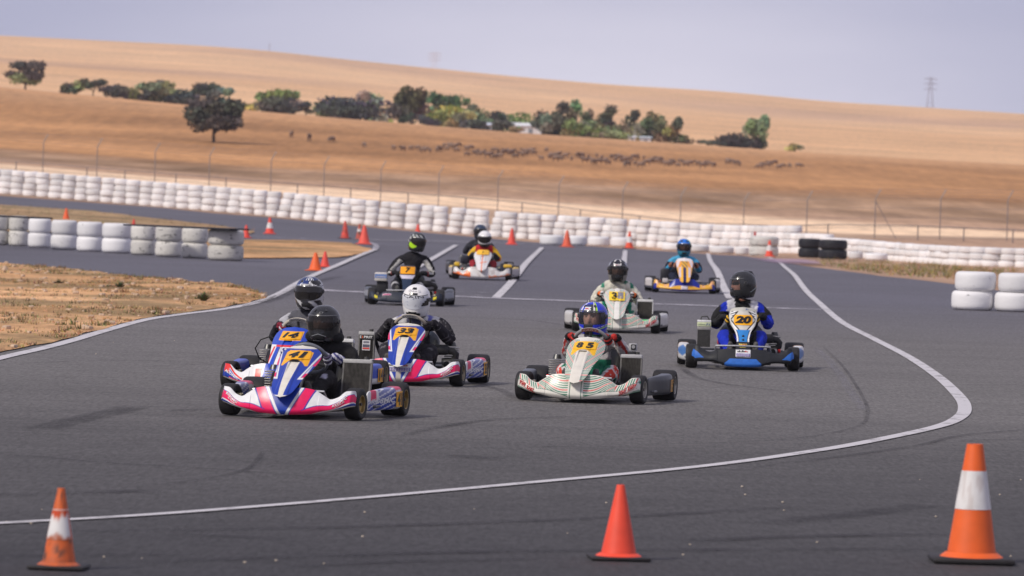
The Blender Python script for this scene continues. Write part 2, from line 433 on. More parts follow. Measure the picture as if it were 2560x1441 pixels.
M_TW = tyre_paint('white_painted_rubber', (.84, .82, .83), (.26, .24, .24), .5, .58, .74)
M_TWCLEAN = tyre_paint('fresh_white_painted_rubber', (.80, .79, .81), (.10, .10, .11), .85, .63, .70)
M_TDIRTY = tyre_paint('scuffed_white_painted_rubber', (.66, .64, .61), (.035, .035, .04), .92, .565, .66)
M_TBLACK = tyre_paint('bare_black_rubber', (.016, .017, .024), (.04, .04, .05), .5)

# ------------------------------------------------------------------ ground, road, markings
random.seed(4)
def nz(x, y, s, o=0): return noise.noise(Vector((x*s+o, y*s-o, o*.7)))
def land_col(X, Y, u):
    e = 9*nz(X, Y, .045) + 5*nz(X, Y, .2, 3)
    d = Y + e
    dirt = (.42, .27, .185)
    if Y < 230: c = dirt
    else:
        c = dirt
        k = ip(u, [0, 1280, 2560], [6, 0, -6])
        c = mixc(c, (.47, .32, .22), sstep(240, 262, d))
        c = mixc(c, (.93, .67, .45), sstep(278+k, 290+k, d))
        c = mixc(c, (.53, .335, .22), sstep(314+k, 330+k, d))
        c = mixc(c, mixc((.25, .15, .082), (.48, .30, .185), .5+.9*nz(X, Y*.22, .30, 9)+.6*nz(X, Y*.5, .08, 19)), sstep(332+k, 362+k, d))
        c = mixc(c, mixc((.54, .275, .118), (.39, .195, .082), .5+1.0*nz(X*.5, Y*.6, .035, 5)+.5*nz(X, Y*.3, .2, 15)), sstep(385, 425, d+8*nz(X, Y, .02, 8)))
        c = mixc(c, mixc((.60, .325, .16), (.66, .38, .20), .5+nz(X, Y, .02, 2)), sstep(560, 640, Y)*.7)
        c = mixc(c, (.36, .25, .19), sstep(683, 694, Y)*(.25+.75*sstep(1500, 2100, u)))
        hill = mixc((.74, .44, .225), (.86, .54, .295), .5+1.0*nz(X, Y*.8, .0028, 7)+.3*nz(X, Y*.3, .012, 17))  # dry-grass hill, its straw tone raised to paint in sunlight
        hill = mixc(hill, (.52, .32, .22), .5*sstep(.15, .5, nz(X, Y, .0035, 11)))
        c = mixc(c, hill, sstep(740, 800, Y))
    return c
rows = [4, 30, 60, 90, 110] + list(range(120, 345, 4)) + list(range(345, 725, 7)) + list(range(725, 1000, 25)) + list(range(1000, 2700, 50)) + [2750, 2900, 3200, 3700, 4400]
NC = 150
mb = MB()
P = []; C = []
for Y in rows:
    Wd = 60 + .17*Y
    for i in range(NC+1):
        X = lerp(-Wd, Wd, i/NC)
        u = 1280 + F*X/Y if Y > 50 else 1280
        zz = hgt(X, Y)-.05
        if Y > 1000: zz += 1.2*nz(X, Y, .006, 21)*sstep(1000, 1600, Y)
        elif Y > 330: zz += .25*nz(X, Y, .02, 5)*sstep(330, 420, Y)
        P.append((X, Y, zz)); C.append(land_col(X, Y, u))
fs = [(j*(NC+1)+i, j*(NC+1)+i+1, (j+1)*(NC+1)+i+1, (j+1)*(NC+1)+i) for j in range(len(rows)-1) for i in range(NC)]
mb.add(P, fs, C)
tag(mb.obj('ground', M_LAND), 'dry brown farmland rising to straw coloured hills behind the kart track', kind='structure')

def sheet(name, pts, dz, mat, step=3.0, colf=None, zn=0.0, ns_=1.0, edge=None):
    """a polygon draped over the ground"""
    bm = bmesh.new(); vs = [bm.verts.new((p[0], p[1], 0)) for p in pts]; bm.faces.new(vs)
    xs = [p[0] for p in pts]; ys = [p[1] for p in pts]
    def cuts(a, b, ax, st):
        n = int((b-a)/st)
        for k in range(1, n+1):
            co = [0, 0, 0]; no = [0, 0, 0]; co[ax] = a+k*st; no[ax] = 1
            bmesh.ops.bisect_plane(bm, geom=bm.verts[:]+bm.edges[:]+bm.faces[:], plane_co=co, plane_no=no)
    cuts(min(xs), max(xs), 0, step); cuts(min(ys), max(ys), 1, step*1.5)
    bmesh.ops.triangulate(bm, faces=[f for f in bm.faces if len(f.verts) > 4])
    for v in bm.verts:
        rim = v.is_boundary
        h = 0 if not zn else (0 if rim else zn*(.6+nz(v.co.x, v.co.y, ns_)+.5*nz(v.co.x, v.co.y, ns_*3.1, 4)))
        v.co.z = hgt(v.co.x, v.co.y)+dz+h
    bm.normal_update()
    for f in bm.faces:
        if f.normal.z < 0: f.normal_flip()
    bm.verts.index_update()
    m_ = MB(); m_.add([v.co.copy() for v in bm.verts], [tuple(v.index for v in f.verts) for f in bm.faces],
                      [tuple(colf(v.co.x, v.co.y)) if colf else (1, 1, 1) for v in bm.verts])
    bm.free()
    return m_.obj(name, mat)
def pix(pl): return [tuple(at(x, y)[:2]) for x, y in pl]
def wob(pts, amp, n=6):
    """roughen a polygon's edge"""
    out = []
    for i in range(len(pts)):
        a = Vector(pts[i]); b = Vector(pts[(i+1) % len(pts)])
        nn = max(1, min(n*3, int((b-a).length/.6)))
        for k in range(nn):
            p = a.lerp(b, k/nn); p += Vector((noise.noise(Vector((p.x*1.3, p.y*.6, 3))), noise.noise(Vector((p.x*1.1, p.y*.5, 9)))*2.0))*amp
            out.append((p.x, p.y))
    return out
road = pix([(-150, 474), (0, 490), (200, 505), (400, 519), (540, 534), (640, 541), (800, 556), (950, 571), (1150, 589), (1340, 606), (1600, 624),
            (1860, 640), (1950, 653), (2060, 671), (2200, 690), (2380, 710), (2560, 735), (2900, 780)])
road += [(30, 70), (40, 60), (40, 8), (-60, 8), (-60, 235)]
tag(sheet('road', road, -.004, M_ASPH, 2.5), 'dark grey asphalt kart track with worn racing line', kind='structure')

def dirt_col(X, Y):
    k = .5+.8*nz(X, Y, .25, 2)+.5*nz(X, Y, .9, 6)
    c = mixc((.47, .25, .112), (.76, .455, .24), min(1, max(0, k)))
    return mixc(c, (.22, .165, .085), .75*sstep(.0, .42, nz(X, Y*.6, .45, 13)+.35*nz(X, Y, 1.7, 3)+.12*(Y < 85)))
islA = pix([(-260, 632), (0, 658), (150, 672), (300, 690), (400, 698), (500, 707), (580, 713), (612, 721), (660, 736), (667, 745), (650, 750),
            (620, 757), (555, 769), (445, 784), (352, 798), (245, 825), (145, 854), (0, 882), (-260, 944)])
tag(sheet('dirt_verge', wob(islA, .10), .007, M_DIRT, .55, dirt_col, .035, .8), 'dry dirt verge inside the left bend', kind='structure')
islB = pix([(-260, 494), (0, 514), (220, 529), (400, 549), (560, 568), (640, 581), (615, 588), (500, 592), (300, 588), (0, 580), (-260, 570)])
tag(sheet('dirt_verge', wob(islB, .15), .02, M_DIRT, 1.2, lambda X, Y: mixc(dirt_col(X, Y), (.22, .19, .12), .5), .05, .5), 'grey grassy verge between the two lanes', kind='structure')
islC = pix([(480, 600), (607, 601), (750, 603), (880, 611), (936, 627), (905, 637), (850, 645), (700, 647), (607, 647), (520, 643)])
tag(sheet('dirt_verge', wob(islC, .12), .02, M_DIRT, .8, dirt_col, .03, .6), 'small dirt verge behind the orange cone pair', kind='structure')

LZ = [.006]
def strip(m_, pl, w, dz=.006, n=10, fade=True, world=False):
    """ribbon of constant or per-point real width along pixels of the photograph"""
    pts = [Vector((p[0], p[1])) if world else Vector(at(p[0], p[1])[:2]) for p in pl]
    ws = w if isinstance(w, (list, tuple)) else [w]*len(pts)
    Q = []; WW = []
    for i in range(len(pts)-1):
        p0 = pts[max(0, i-1)]; p1 = pts[i]; p2 = pts[i+1]; p3 = pts[min(len(pts)-1, i+2)]
        for k in range(n):
            t = k/n; t2 = t*t; t3 = t2*t
            Q.append(.5*((2*p1)+(p2-p0)*t+(2*p0-5*p1+4*p2-p3)*t2+(3*p1-p0-3*p2+p3)*t3)); WW.append(lerp(ws[i], ws[i+1], t))
    Q.append(pts[-1]); WW.append(ws[-1])
    V = []; N = len(Q); cc = []
    for i, q in enumerate(Q):
        t = (Q[min(i+1, N-1)]-Q[max(i-1, 0)]).normalized(); s_ = Vector((t.y, -t.x))
        for k in (-1, -.6, .6, 1):
            a = q+s_*WW[i]*.5*k; V.append((a.x, a.y, hgt(a.x, a.y)+dz+.022*sstep(95, 128, a.y)))
            e = 1.0
            if fade: e = (0 if abs(k) == 1 else 1)*min(1, i/4, (N-1-i)/4)
            cc.append((e, e, e))
    fs_ = [(4*i+j, 4*i+j+1, 4*i+5+j, 4*i+4+j) for i in range(N-1) for j in range(3)]
    m_.add(V, fs_, cc)
def marking(name, pl, w, label, mat=None, dz=.004, n=10, fade=False):
    m_ = MB(); strip(m_, pl, w, dz, n, fade)
    return tag(m_.obj(name, mat or M_LINE, smooth=False), label, kind='structure')
marking('edge_line', [(-260, 962), (0, 896), (100, 873), (180, 852), (260, 828), (360, 801), (450, 787), (560, 773), (640, 757), (700, 734), (745, 708),
        (790, 687), (850, 663), (900, 641), (938, 626)], [.145]*15, 'white edge line round the left dirt verge')
marking('edge_line', [(938, 626), (938, 614), (905, 605), (860, 602), (700, 596), (615, 592)], .16, 'faded white edge line by the far left cones', M_LINE2)
marking('edge_line', [(880, 601), (1050, 604), (1340, 612), (1600, 626), (1870, 640), (1945, 656), (1980, 685), (2010, 722), (2050, 760), (2105, 806), (2185, 848), (2270, 892),
        (2345, 942), (2398, 992), (2412, 1022), (2397, 1045), (2345, 1067), (2200, 1099), (2050, 1126), (1760, 1166), (1300, 1210), (900, 1246), (400, 1286), (0, 1309), (-260, 1322)],
        [.11, .11, .11, .11, .12, .12, .12, .12, .12, .12, .12, .12, .12, .125, .125, .125, .12, .12, .12, .11, .11, .10, .10, .10, .10], 'long white edge line sweeping round the right bend')
for k, (a, b) in enumerate([((1140, 615), (1042, 672)), ((1355, 621), (1240, 745)), ((1563, 628), (1556, 690)), ((1770, 636), (1826, 747))]):
    marking('lane_line', [a, tuple(lerp(a[i], b[i], .5) for i in (0, 1)), b], .15, ['diagonal', 'second', 'third', 'rightmost'][k]+' white lane line on the start straight')
marking('cross_line', [(748, 722), (900, 731), (1240, 746), (1600, 759), (1850, 768), (2052, 775)], .8, 'thin white line crossing the whole track', M_LINE2)
m_ = MB()
for i in range(5):
    x = 1225-i*9; y = 711+i*7
    strip(m_, [(x, y), (x+18, y+.8)], .12, n=1, fade=False)
    strip(m_, [(1115+i*3, 706+i*6), (1150+i*3, 707+i*6)], .08, n=1, fade=False)
for i in range(14):
    strip(m_, [(1590+i*1.2, 640+i*8), (1612+i*1.2, 640.6+i*8)], .05, n=1, fade=False)
tag(m_.obj('grid_marks', M_LINE2, smooth=False), 'short faded white grid dashes on the start straight', kind='structure')
m_ = MB(); strip(m_, [(1912, 648), (1960, 652), (2031, 664)], 2.2, n=6)
tag(m_.obj('kerb_paint', line_mat('faded_kerb_paint', (.36, .26, .36), .25, .5, .8), smooth=False), 'faded red and blue kerb paint on the track edge', kind='structure')
m_ = MB()
SK = [([(88, 1076), (200, 1048), (280, 1032), (346, 1014)], .33), ([(0, 1140), (90, 1142), (250, 1157), (600, 1178), (880, 1205)], .10),
      ([(660, 1128), (630, 1165), (590, 1182), (500, 1200), (400, 1212)], .05),
      ([(-60, 1392), (250, 1388), (480, 1387)], .10), ([(420, 1335), (560, 1341), (700, 1347)], .12), ([(-60, 1238), (200, 1233), (400, 1225)], .25),
      ([(1110, 1140), (1180, 1143), (1235, 1150)], .35), ([(700, 1420), (1000, 1405), (1400, 1398)], .12), ([(2570, 1075), (2400, 1090), (2260, 1120), (1800, 1180)], .08),
      ([(2055, 865), (2110, 920), (2160, 1000), (2168, 1040), (2140, 1068), (2000, 1096), (1800, 1108), (1600, 1112)], .045),
      ([(400, 1030), (520, 1024), (640, 1030)], .14), ([(350, 918), (500, 912), (650, 914)], .08), ([(30, 910), (260, 902), (520, 905)], .10),
      ([(1000, 1092), (1100, 1068), (1240, 1050), (1500, 1040)], .12), ([(1350, 1120), (1420, 1118), (1700, 1135)], .08), ([(1900, 1310), (2150, 1285), (2330, 1262)], .30),
      ([(1700, 1355), (2000, 1342), (2400, 1335)], .25), ([(1180, 960), (1250, 975), (1290, 1000)], .12), ([(2380, 962), (2470, 964), (2600, 962)], .08), ([(2380, 1102), (2480, 1101), (2600, 1098)], .08),
      ([(620, 768), (700, 742), (760, 712), (860, 690)], .25), ([(1050, 790), (1300, 800), (1420, 815)], .12), ([(1690, 900), (1760, 950), (2050, 990)], .10),
      ([(0, 1330), (700, 1322), (1400, 1300), (2000, 1268)], .18), ([(300, 1410), (1200, 1380), (2600, 1372)], .22)]
for pl, w in SK: strip(m_, pl, w, .004, n=8)
tag(m_.obj('tyre_marks', M_SKID, smooth=False), 'dark curved tyre marks left on the asphalt', kind='structure')
m_ = MB(); strip(m_, [(2035, 868), (2075, 905), (2105, 945), (2130, 985), (2160, 1030)], .11, .002, n=10)
tag(m_.obj('scrape_mark', line_mat('pale_scuffed_asphalt', (.30, .29, .34), .42, .66, .5, scale=14), smooth=False), 'pale scuffed streak on the asphalt at right', kind='structure')
# ------------------------------------------------------------------ tyre barriers
ORD = ['zeroth', 'first', 'second', 'third', 'fourth', 'fifth', 'sixth', 'seventh', 'eighth', 'ninth', 'tenth', 'eleventh', 'twelfth', 'thirteenth', 'fourteenth', 'fifteenth', 'sixteenth', 'seventeenth', 'eighteenth', 'nineteenth']
TENS = ['', '', 'twent', 'thirt', 'fort', 'fift', 'sixt', 'sevent', 'eight', 'ninet']
def ordinal(n):
    if n < 20: return ORD[n]
    h = ''
    if n >= 100:
        h = 'hundred-and-'; n -= 100
        if n == 0: return 'hundredth'
        if n < 20: return h+ORD[n]
    t, r = divmod(n, 10)
    return h+(TENS[t]+'ieth' if r == 0 else TENS[t]+'y-'+ORD[r])
def tyre_mesh(mat, name, sq=.16):
    """a tyre lying flat, outer diameter 1, height 1, rounded shoulders and a hole"""
    m_ = MB()
    prof = [(.27, .10), (.30, .03), (.36, 0), (.43, .015), (.475, .08), (.495, .2), (.5, .35), (.5, .65), (.495, .8), (.475, .92), (.43, .985), (.36, 1), (.30, .97), (.27, .9), (.255, .7), (.255, .3), (.27, .10)]
    m_.lathe(prof, (1, 1, 1), n=26)
    return m_.mesh(name, mat, ang=60)
TM = {k: tyre_mesh(m, 'tyre_'+k) for k, m in (('white', M_TW), ('clean', M_TWCLEAN), ('dirty', M_TDIRTY), ('black', M_TBLACK))}
def tyre(kind, p, D, t, label, group, tilt=(0, 0)):
    o = bpy.data.objects.new('barrier_tyre', TM[kind]); COL.objects.link(o)
    o.location = p; o.scale = (D, D, t); o.rotation_euler = (tilt[0], tilt[1], random.uniform(0, 6.28))
    return tag(o, label, 'tyre', group)
rng = random.Random(11)
# long far barrier: stacks along a curved line
WL = [(-60, 252), (0, 250), (320, 247), (640, 244), (950, 239), (1300, 234), (1600, 228), (1860, 222), (1990, 218), (2119, 210), (2250, 203), (2400, 197), (2480, 196), (2600, 195)]
wp = [atd(x, d) for x, d in WL]
path = []
for a, b in zip(wp[:-1], wp[1:]):
    n = 30
    for k in range(n): path.append(a.lerp(b, k/n))
DS = .60
stacks = []; acc = 0.0; last = None
for p in path:
    if last is None: last = p; stacks.append(p.copy()); continue
    if (p-last).length >= DS*rng.uniform(.93, 1.0): stacks.append(p.copy()); last = p
NST = len(stacks)
rest = MB()
n_ind = 0
for i, s in enumerate(stacks):
    u = 1280+F*s.x/s.y
    tiers = 4 if u < 1990 else 3
    th = (1.07 if u < 1990 else .78 if u < 2060 else .66)/tiers
    lean = Vector((rng.uniform(-.02, .07), rng.uniform(-.03, .06), 0))*(1.0 if u > 600 else .5)
    D0 = .63*rng.uniform(.94, 1.06)
    hid = 2040 < u < 2130
    zb = hgt(s.x, s.y)-.07
    for k in range(tiers):
        p = Vector((s.x, s.y, zb+k*th))+lean*k+Vector((rng.uniform(-.03, .03), rng.uniform(-.03, .03), 0))
        Dk = D0*rng.uniform(.96, 1.04)
        if k == 0 or hid:
            rest.lathe([(r*Dk, h*th) for r, h in [(.36, 0), (.475, .08), (.5, .35), (.5, .65), (.475, .92), (.36, 1)]], (1, 1, 1), n=16, org=p)
        else:
            lv = {0: 'first', 1: 'second', 2: 'third', 3: 'fourth', 4: 'topmost'}[k] if k < tiers-1 else 'topmost'
            tyre('white', p, Dk, th, f'white tyre, {lv} from ground in {ordinal(i+1)} stack from left of long far barrier', 'white tyres of the long far barrier', (rng.uniform(-.03, .03), rng.uniform(-.03, .03)))
            n_ind += 1
tag(rest.obj('barrier_tyres', M_TW), 'bottom row of white tyres under the long far barrier', 'tyres', kind='stuff')
# near barrier on the left, two tiers
EDG = [-45, 19, 68, 125, 190, 253, 325, 386, 452, 517, 607]
BOT = [616, 618, 622, 627, 632, 636, 641, 645, 649, 655]
for i in range(10):
    xc = (EDG[i]+EDG[i+1])/2; p = at(xc, BOT[i]-3); s_ = F/p.y
    D = (EDG[i+1]-EDG[i])/s_*1.02
    p.y += D*.35
    kind = 'dirty' if (i < 2 or i >= 6) else 'clean'
    th = .335 if i > 1 else .35
    for k in range(2):
        look = ('scuffed grey-white' if kind == 'dirty' else 'clean white')
        tyre(kind, Vector((p.x, p.y, hgt(p.x, p.y)+k*th)), D*rng.uniform(.985, 1.015), th, f'{look} {"upper" if k else "lower"} tyre in {ordinal(i+1)} column from left of near left barrier', 'tyres of the near left barrier')
# dark rubber lids (belting laid on top of the scuffed columns)
for (x0, x1, y0, y1, lab) in ((318, 606, 560, 573, 'black rubber belting laid along the right half of the near left barrier'), (-45, 105, 545, 548, 'black rubber belting laid over the leftmost near barrier columns')):
    a = at(x0, 641 if x0 > 0 else 617); b = at(x1, 655 if x0 > 0 else 626); a.y += .3; b.y += .3
    c = (a+b)/2; m2 = MB(); ln = (b-a).length
    m2.box(0, 0, 0, ln*.93, .60, .035, (.02, .02, .028), bev=.01)
    o = m2.obj('rubber_belting', M_RUBBER); o.location = (c.x, c.y, hgt(c.x, c.y)+.67+(.03 if x0 < 0 else 0)+.018); o.rotation_euler = (0, 0, math.atan2(b.y-a.y, b.x-a.x))
    tag(o, lab, 'rubber belting')
# right barrier, two tiers
for i, (x0, x1, yb) in enumerate(((2382, 2488, 779), (2490, 2598, 783), (2600, 2706, 787))):
    p = at((x0+x1)/2, yb-3); D = (x1-x0)/(F/p.y); p.y += D*.35
    for k in range(2):
        tyre('clean', Vector((p.x+(.03 if k else -.01), p.y, .325*k)), D*(.97 if k else 1.0), .32, f'large white {"upper" if k else "lower"} tyre, {ordinal(i+1)} column of short barrier at right track edge', 'tyres of the right edge barrier')
# low tyres and black tyres in front of the far barrier
def low(kind, x0, x1, yb, th, tiers, lab, grp, back=.35):
    p = at((x0+x1)/2, yb); D = (x1-x0)/(F/p.y); p.y += D*back
    for k in range(tiers):
        l = lab if tiers == 1 else lab.replace('tyre', ('upper' if k == tiers-1 else 'lower')+' tyre', 1)
        tyre(kind, Vector((p.x, p.y, hgt(p.x, p.y)+k*th)), D, th, l, grp)
for i, (a, b, yb) in enumerate(((1349, 1409, 613), (1409, 1468, 614), (1469, 1524, 616), (1526, 1580, 618))):
    low('clean', a, b, yb, .36, 1, f'low white tyre, {ordinal(i+1)} from left in short row behind the cones', 'low white tyres before the far barrier')
for i, (a, b, yb) in enumerate(((1655, 1712, 627), (1712, 1774, 631), (1775, 1836, 635), (1838, 1872, 637))):
    low('clean', a, b, yb, .27, 1, f'flat white tyre, {ordinal(i+1)} from left along the barrier foot behind the blue driver', 'flat white tyres at the barrier foot')
low('dirty', 1873, 1947, 641, .36, 2, 'wide dirty white tyre beside the black tyres', 'dirty white tyre pair')
low('black', 1996, 2052, 645, .345, 2, 'unpainted black tyre in the left column of the black block', 'unpainted black tyres')
low('black', 2048, 2119, 649, .345, 2, 'unpainted black tyre in the right column of the black block', 'unpainted black tyres')
low('clean', 2122, 2158, 648, .26, 1, 'small single white tyre just right of the black tyres', 'single white tyres')
low('clean', 2163, 2220, 652, .26, 1, 'wider single white tyre lying right of the black tyres', 'single white tyres')

# marker post behind the barrier
p = at(1881, 640); p.y += 1.2
mp_ = empty('marker_post', p); tag(mp_, 'thin white marker post with a small red flag above the far barrier', 'marker post')
MB().tube([(0, 0, 0), (0, 0, .86)], .03, (.75, .74, .76)).obj('post', M_PLASTIC, mp_)
MB().box(.12, 0, .80, .09, .03, .14, (.55, .04, .05)).obj('flag', M_CLOTH, mp_)

# ------------------------------------------------------------------ cones
OR = (.80, .12, .022); RD = (.80, .075, .05)
def cone(x, y, hpx, label, col=OR, band=None, basew=.62, ratio=.28, topr=.17, black=True, dirty=0.0, seed=0, lean=(0, 0)):
    """base centre at pixel (x, y), hpx tall in the photograph"""
    p = at(x, y); s_ = F/p.y; h = hpx/s_
    e = empty('traffic_cone', p, rng.uniform(-.3, .3)); tag(e, label, 'traffic cone', 'orange cones round the track')
    R = h*ratio; R1 = R*topr*1.25; hb = h*.045
    def cf(q, z, r):
        c = col
        if dirty:
            k = nz(q*1.3+seed, z*9/h*.5, 1.6, seed)
            c = mixc(c, (.10, .055, .04), dirty*sstep(.05, .4, k))
            c = mixc(c, (.12, .06, .045), dirty*.7*sstep(.18, .08, z/h)*max(0, .5+nz(q*2, z*8, 1, 3)))
        return c
    prof = []
    n = 22
    for i in range(n+1):
        t = i/n; prof.append((lerp(R, R1, t), lerp(hb, h, t)))
    prof += [(R1*.8, h*1.0), (R1*.75, h*.97)]
    m2 = MB(); m2.lathe(prof, col, n=28, colf=cf); m2.lathe([(R*1.28, hb*.98), (R*1.02, hb*1.9)], col, n=28, colf=cf); m2.obj('cone_shell', M_CONE, e)
    if band:
        b0, b1 = band; m3 = MB(); pr = []
        for i in range(15):
            t = lerp(b0, b1, i/14); pr.append((lerp(R, R1, (t-.045)/.955)+.0022, t*h))
        def bf(q, z, r):
            c = (.74, .72, .72)
            if dirty:
                t = (z/h-b0)/(b1-b0)
                k = nz(q*2.2+seed, z*20, 1.0, 6)
                c = mixc(c, (.55, .10, .03), dirty*1.1*sstep(.78-.25*math.sin(q*1.5+1), .86, t+k*.35)*(1 if t < .95 else .3))
                c = mixc(c, (.45, .12, .05), dirty*sstep(.18, .02, t+k*.2))
            else: c = mixc(c, (.5, .42, .40), .5*sstep(.15, .5, nz(q*3, z*10, 1.4, 2)))
            return c
        m3.lathe(pr, (1, 1, 1), n=40, colf=bf); m3.obj('reflective_band', M_CONE, e)
    if black:
        w = R*1.63*2
        MB().box(0, 0, hb*.5, w, w, hb, (.022, .02, .022), bev=min(hb*.4, .012)).obj('base', M_RUBBER, e)
    else:
        w = R*1.5*2
        MB().box(0, 0, hb*.4, w, w, hb*.8, mixc(col, (.2, .05, .04), .25), bev=hb*.2).obj('base', M_CONE, e)
    e.rotation_euler = (lean[0], lean[1], rng.uniform(-.15, .15))
    return e
cone(147, 1421, 201, 'grimy orange cone with torn white band at front left', (.66, .125, .025), (.36, .74), ratio=.215, dirty=1.0, seed=3)
cone(1546, 1398, 186, 'plain bright red-orange cone with black base in front', (.86, .075, .035), None, ratio=.245, seed=5)
cone(2428, 1405, 295, 'tallest cone, orange with wide white band, at front right', (.80, .125, .018), (.45, .775), ratio=.212, topr=.26, seed=8)
cone(788, 677, 45, 'wide bright orange cone at the tip of the left verge', (.86, .13, .02), None, ratio=.36, black=False)
cone(812, 668, 39, 'narrow red-orange cone just behind the wide orange cone', RD, None, ratio=.30, black=False)
cone(165, 553, 32, 'small orange cone above the white near left tyres', (.80, .12, .03), None, ratio=.28, black=False)
cone(334, 572, 24, 'red cone tip peeking over the near left barrier belting', (.70, .05, .04), None, ratio=.28, black=False)
cone(615, 595, 32, 'red cone beside the right end of the near left barrier', RD, None, ratio=.30, black=False)
cone(674, 585, 41, 'red cone with beige band left of the cone cluster', RD, (.34, .68), ratio=.27, black=False)
cone(862, 597, 44, 'red cone with dark smear on its side, left in cluster', RD, None, ratio=.24, dirty=.7, seed=2)
cone(898, 600, 40, 'blackened cone half hidden behind the cluster front cone', (.50, .08, .05), (.5, .75), ratio=.24, dirty=1.0, seed=9)
cone(910, 611, 48, 'largest pinkish red cone at front of the cluster', (.80, .10, .07), None, ratio=.30, black=False)
cone(1044, 603, 42, 'plain orange cone between the black kart and the barrier', RD, None, ratio=.27, black=False)
cone(1279, 612, 41, 'plain orange cone right of the white helmeted driver', RD, None, ratio=.26, black=False)
cone(1417, 618, 42, 'orange cone standing before low white tyres', (.72, .11, .05), None, ratio=.29, black=False)
cone(1573, 622, 43, 'orange cone with white band at top of third lane line', (.80, .08, .03), (.36, .70), ratio=.24)
cone(1923, 642, 41, 'orange cone with white band before dirty white tyres', (.80, .08, .04), (.36, .70), ratio=.24, black=False)

# ------------------------------------------------------------------ fences
GREY = (.36, .31, .29)
def fence_line(x, off): return atd(x, ip(x, [-60, 1280, 2560], [272, 270, 236])+off)
fe = empty('security_fence', fence_line(1280, 0)); tag(fe, 'tall grey wire fence with angled post tops behind the far barrier', 'fence')
o0 = fe.location.copy()
tx = [-35, 105, 240, 385, 521, 675, 808, 950, 1095, 1243, 1395, 1555, 1700, 1858, 2016, 2187, 2350, 2518, 2690]
tops = []
for i, x in enumerate(tx):
    p = fence_line(x, 0)-o0; h = ip(x, [0, 1280, 2560], [1.95, 1.85, 1.75]); p.z -= .05
    a = p+Vector((0, 0, h)); b = a+Vector((.22, 0, .38)); tops.append((p, a, b, h))
    m2 = MB(); m2.tube([p, p+Vector((0, 0, h*.5)), a-Vector((0, 0, .05)), a+Vector((.03, 0, .03)), b], .024, GREY, n=8)
    if x == 2187: m2.tube([a-Vector((0, 0, .15)), p+Vector((.95, 0, .0))], .016, GREY, n=6)
    m2.obj('post', M_METAL, fe)
m2 = MB()
for i in range(len(tops)-1):
    (p, a, b, h), (p2, a2, b2, h2) = tops[i], tops[i+1]
    for k in range(3): m2.tube([a.lerp(b, .3+.33*k), a2.lerp(b2, .3+.33*k)], .006, GREY, n=4, cap=False)
    for k in range(5): m2.tube([p.lerp(a, .05+.235*k), p2.lerp(a2, .05+.235*k)], .007, GREY, n=4, cap=False)
m2.obj('wire', M_METAL, fe)
rf = empty('rail_fence', fence_line(1280, -5)); tag(rf, 'low grey rail fence on short posts just behind the far barrier', 'fence')
o0 = rf.location.copy(); pr = None; m2 = MB()
sx = [-110, 38, 215, 310, 438, 563, 742, 875, 1019, 1163, 1304, 1450, 1598, 1747, 1961, 2070, 2295, 2410, 2533, 2680]
for x in sx:
    p = fence_line(x, -5)-o0; h = ip(x, [0, 1280, 2560], [1.05, .95, .55]); p.z -= .05
    MB().tube([p, p+Vector((0, 0, h))], .028, GREY, n=8).obj('post', M_METAL, rf)
    q = p+Vector((0, 0, h-.02))
    if pr: m2.tube([pr, q], .020, GREY, n=6)
    pr = q
m2.obj('rail', M_METAL, rf)

# ------------------------------------------------------------------ trees and bushes
def leaf_cloud(m_, c, r, n, size, col, rg, flat=1.0, vary=.35):
    """n leaf-sized faces spread through an ellipsoid, denser to the outside"""
    for _ in range(n):
        while True:
            d = Vector((rg.gauss(0, 1), rg.gauss(0, 1), rg.gauss(0, 1)))
            if d.length > .01: break
        d.normalize(); q = rg.random()**.45
        p = Vector((c[0]+d.x*r[0]*q, c[1]+d.y*r[1]*q, c[2]+d.z*r[2]*q))
        a = Vector((rg.gauss(0, 1), rg.gauss(0, 1), rg.gauss(0, .6)+.15)); a.normalize()
        b = a.cross(Vector((rg.gauss(0, 1), rg.gauss(0, 1), rg.gauss(0, 1)))).normalized(); t = a.cross(b)
        s_ = size*rg.uniform(.6, 1.3); k = 1+rg.uniform(-vary, vary)
        cc = tuple(x*k for x in col)
        m_.add([p-b*s_-t*s_*.6, p+b*s_-t*s_*.5, p+b*s_*.8+t*s_*.6, p-b*s_*.7+t*s_*.7], [(0, 1, 2, 3)], cc)
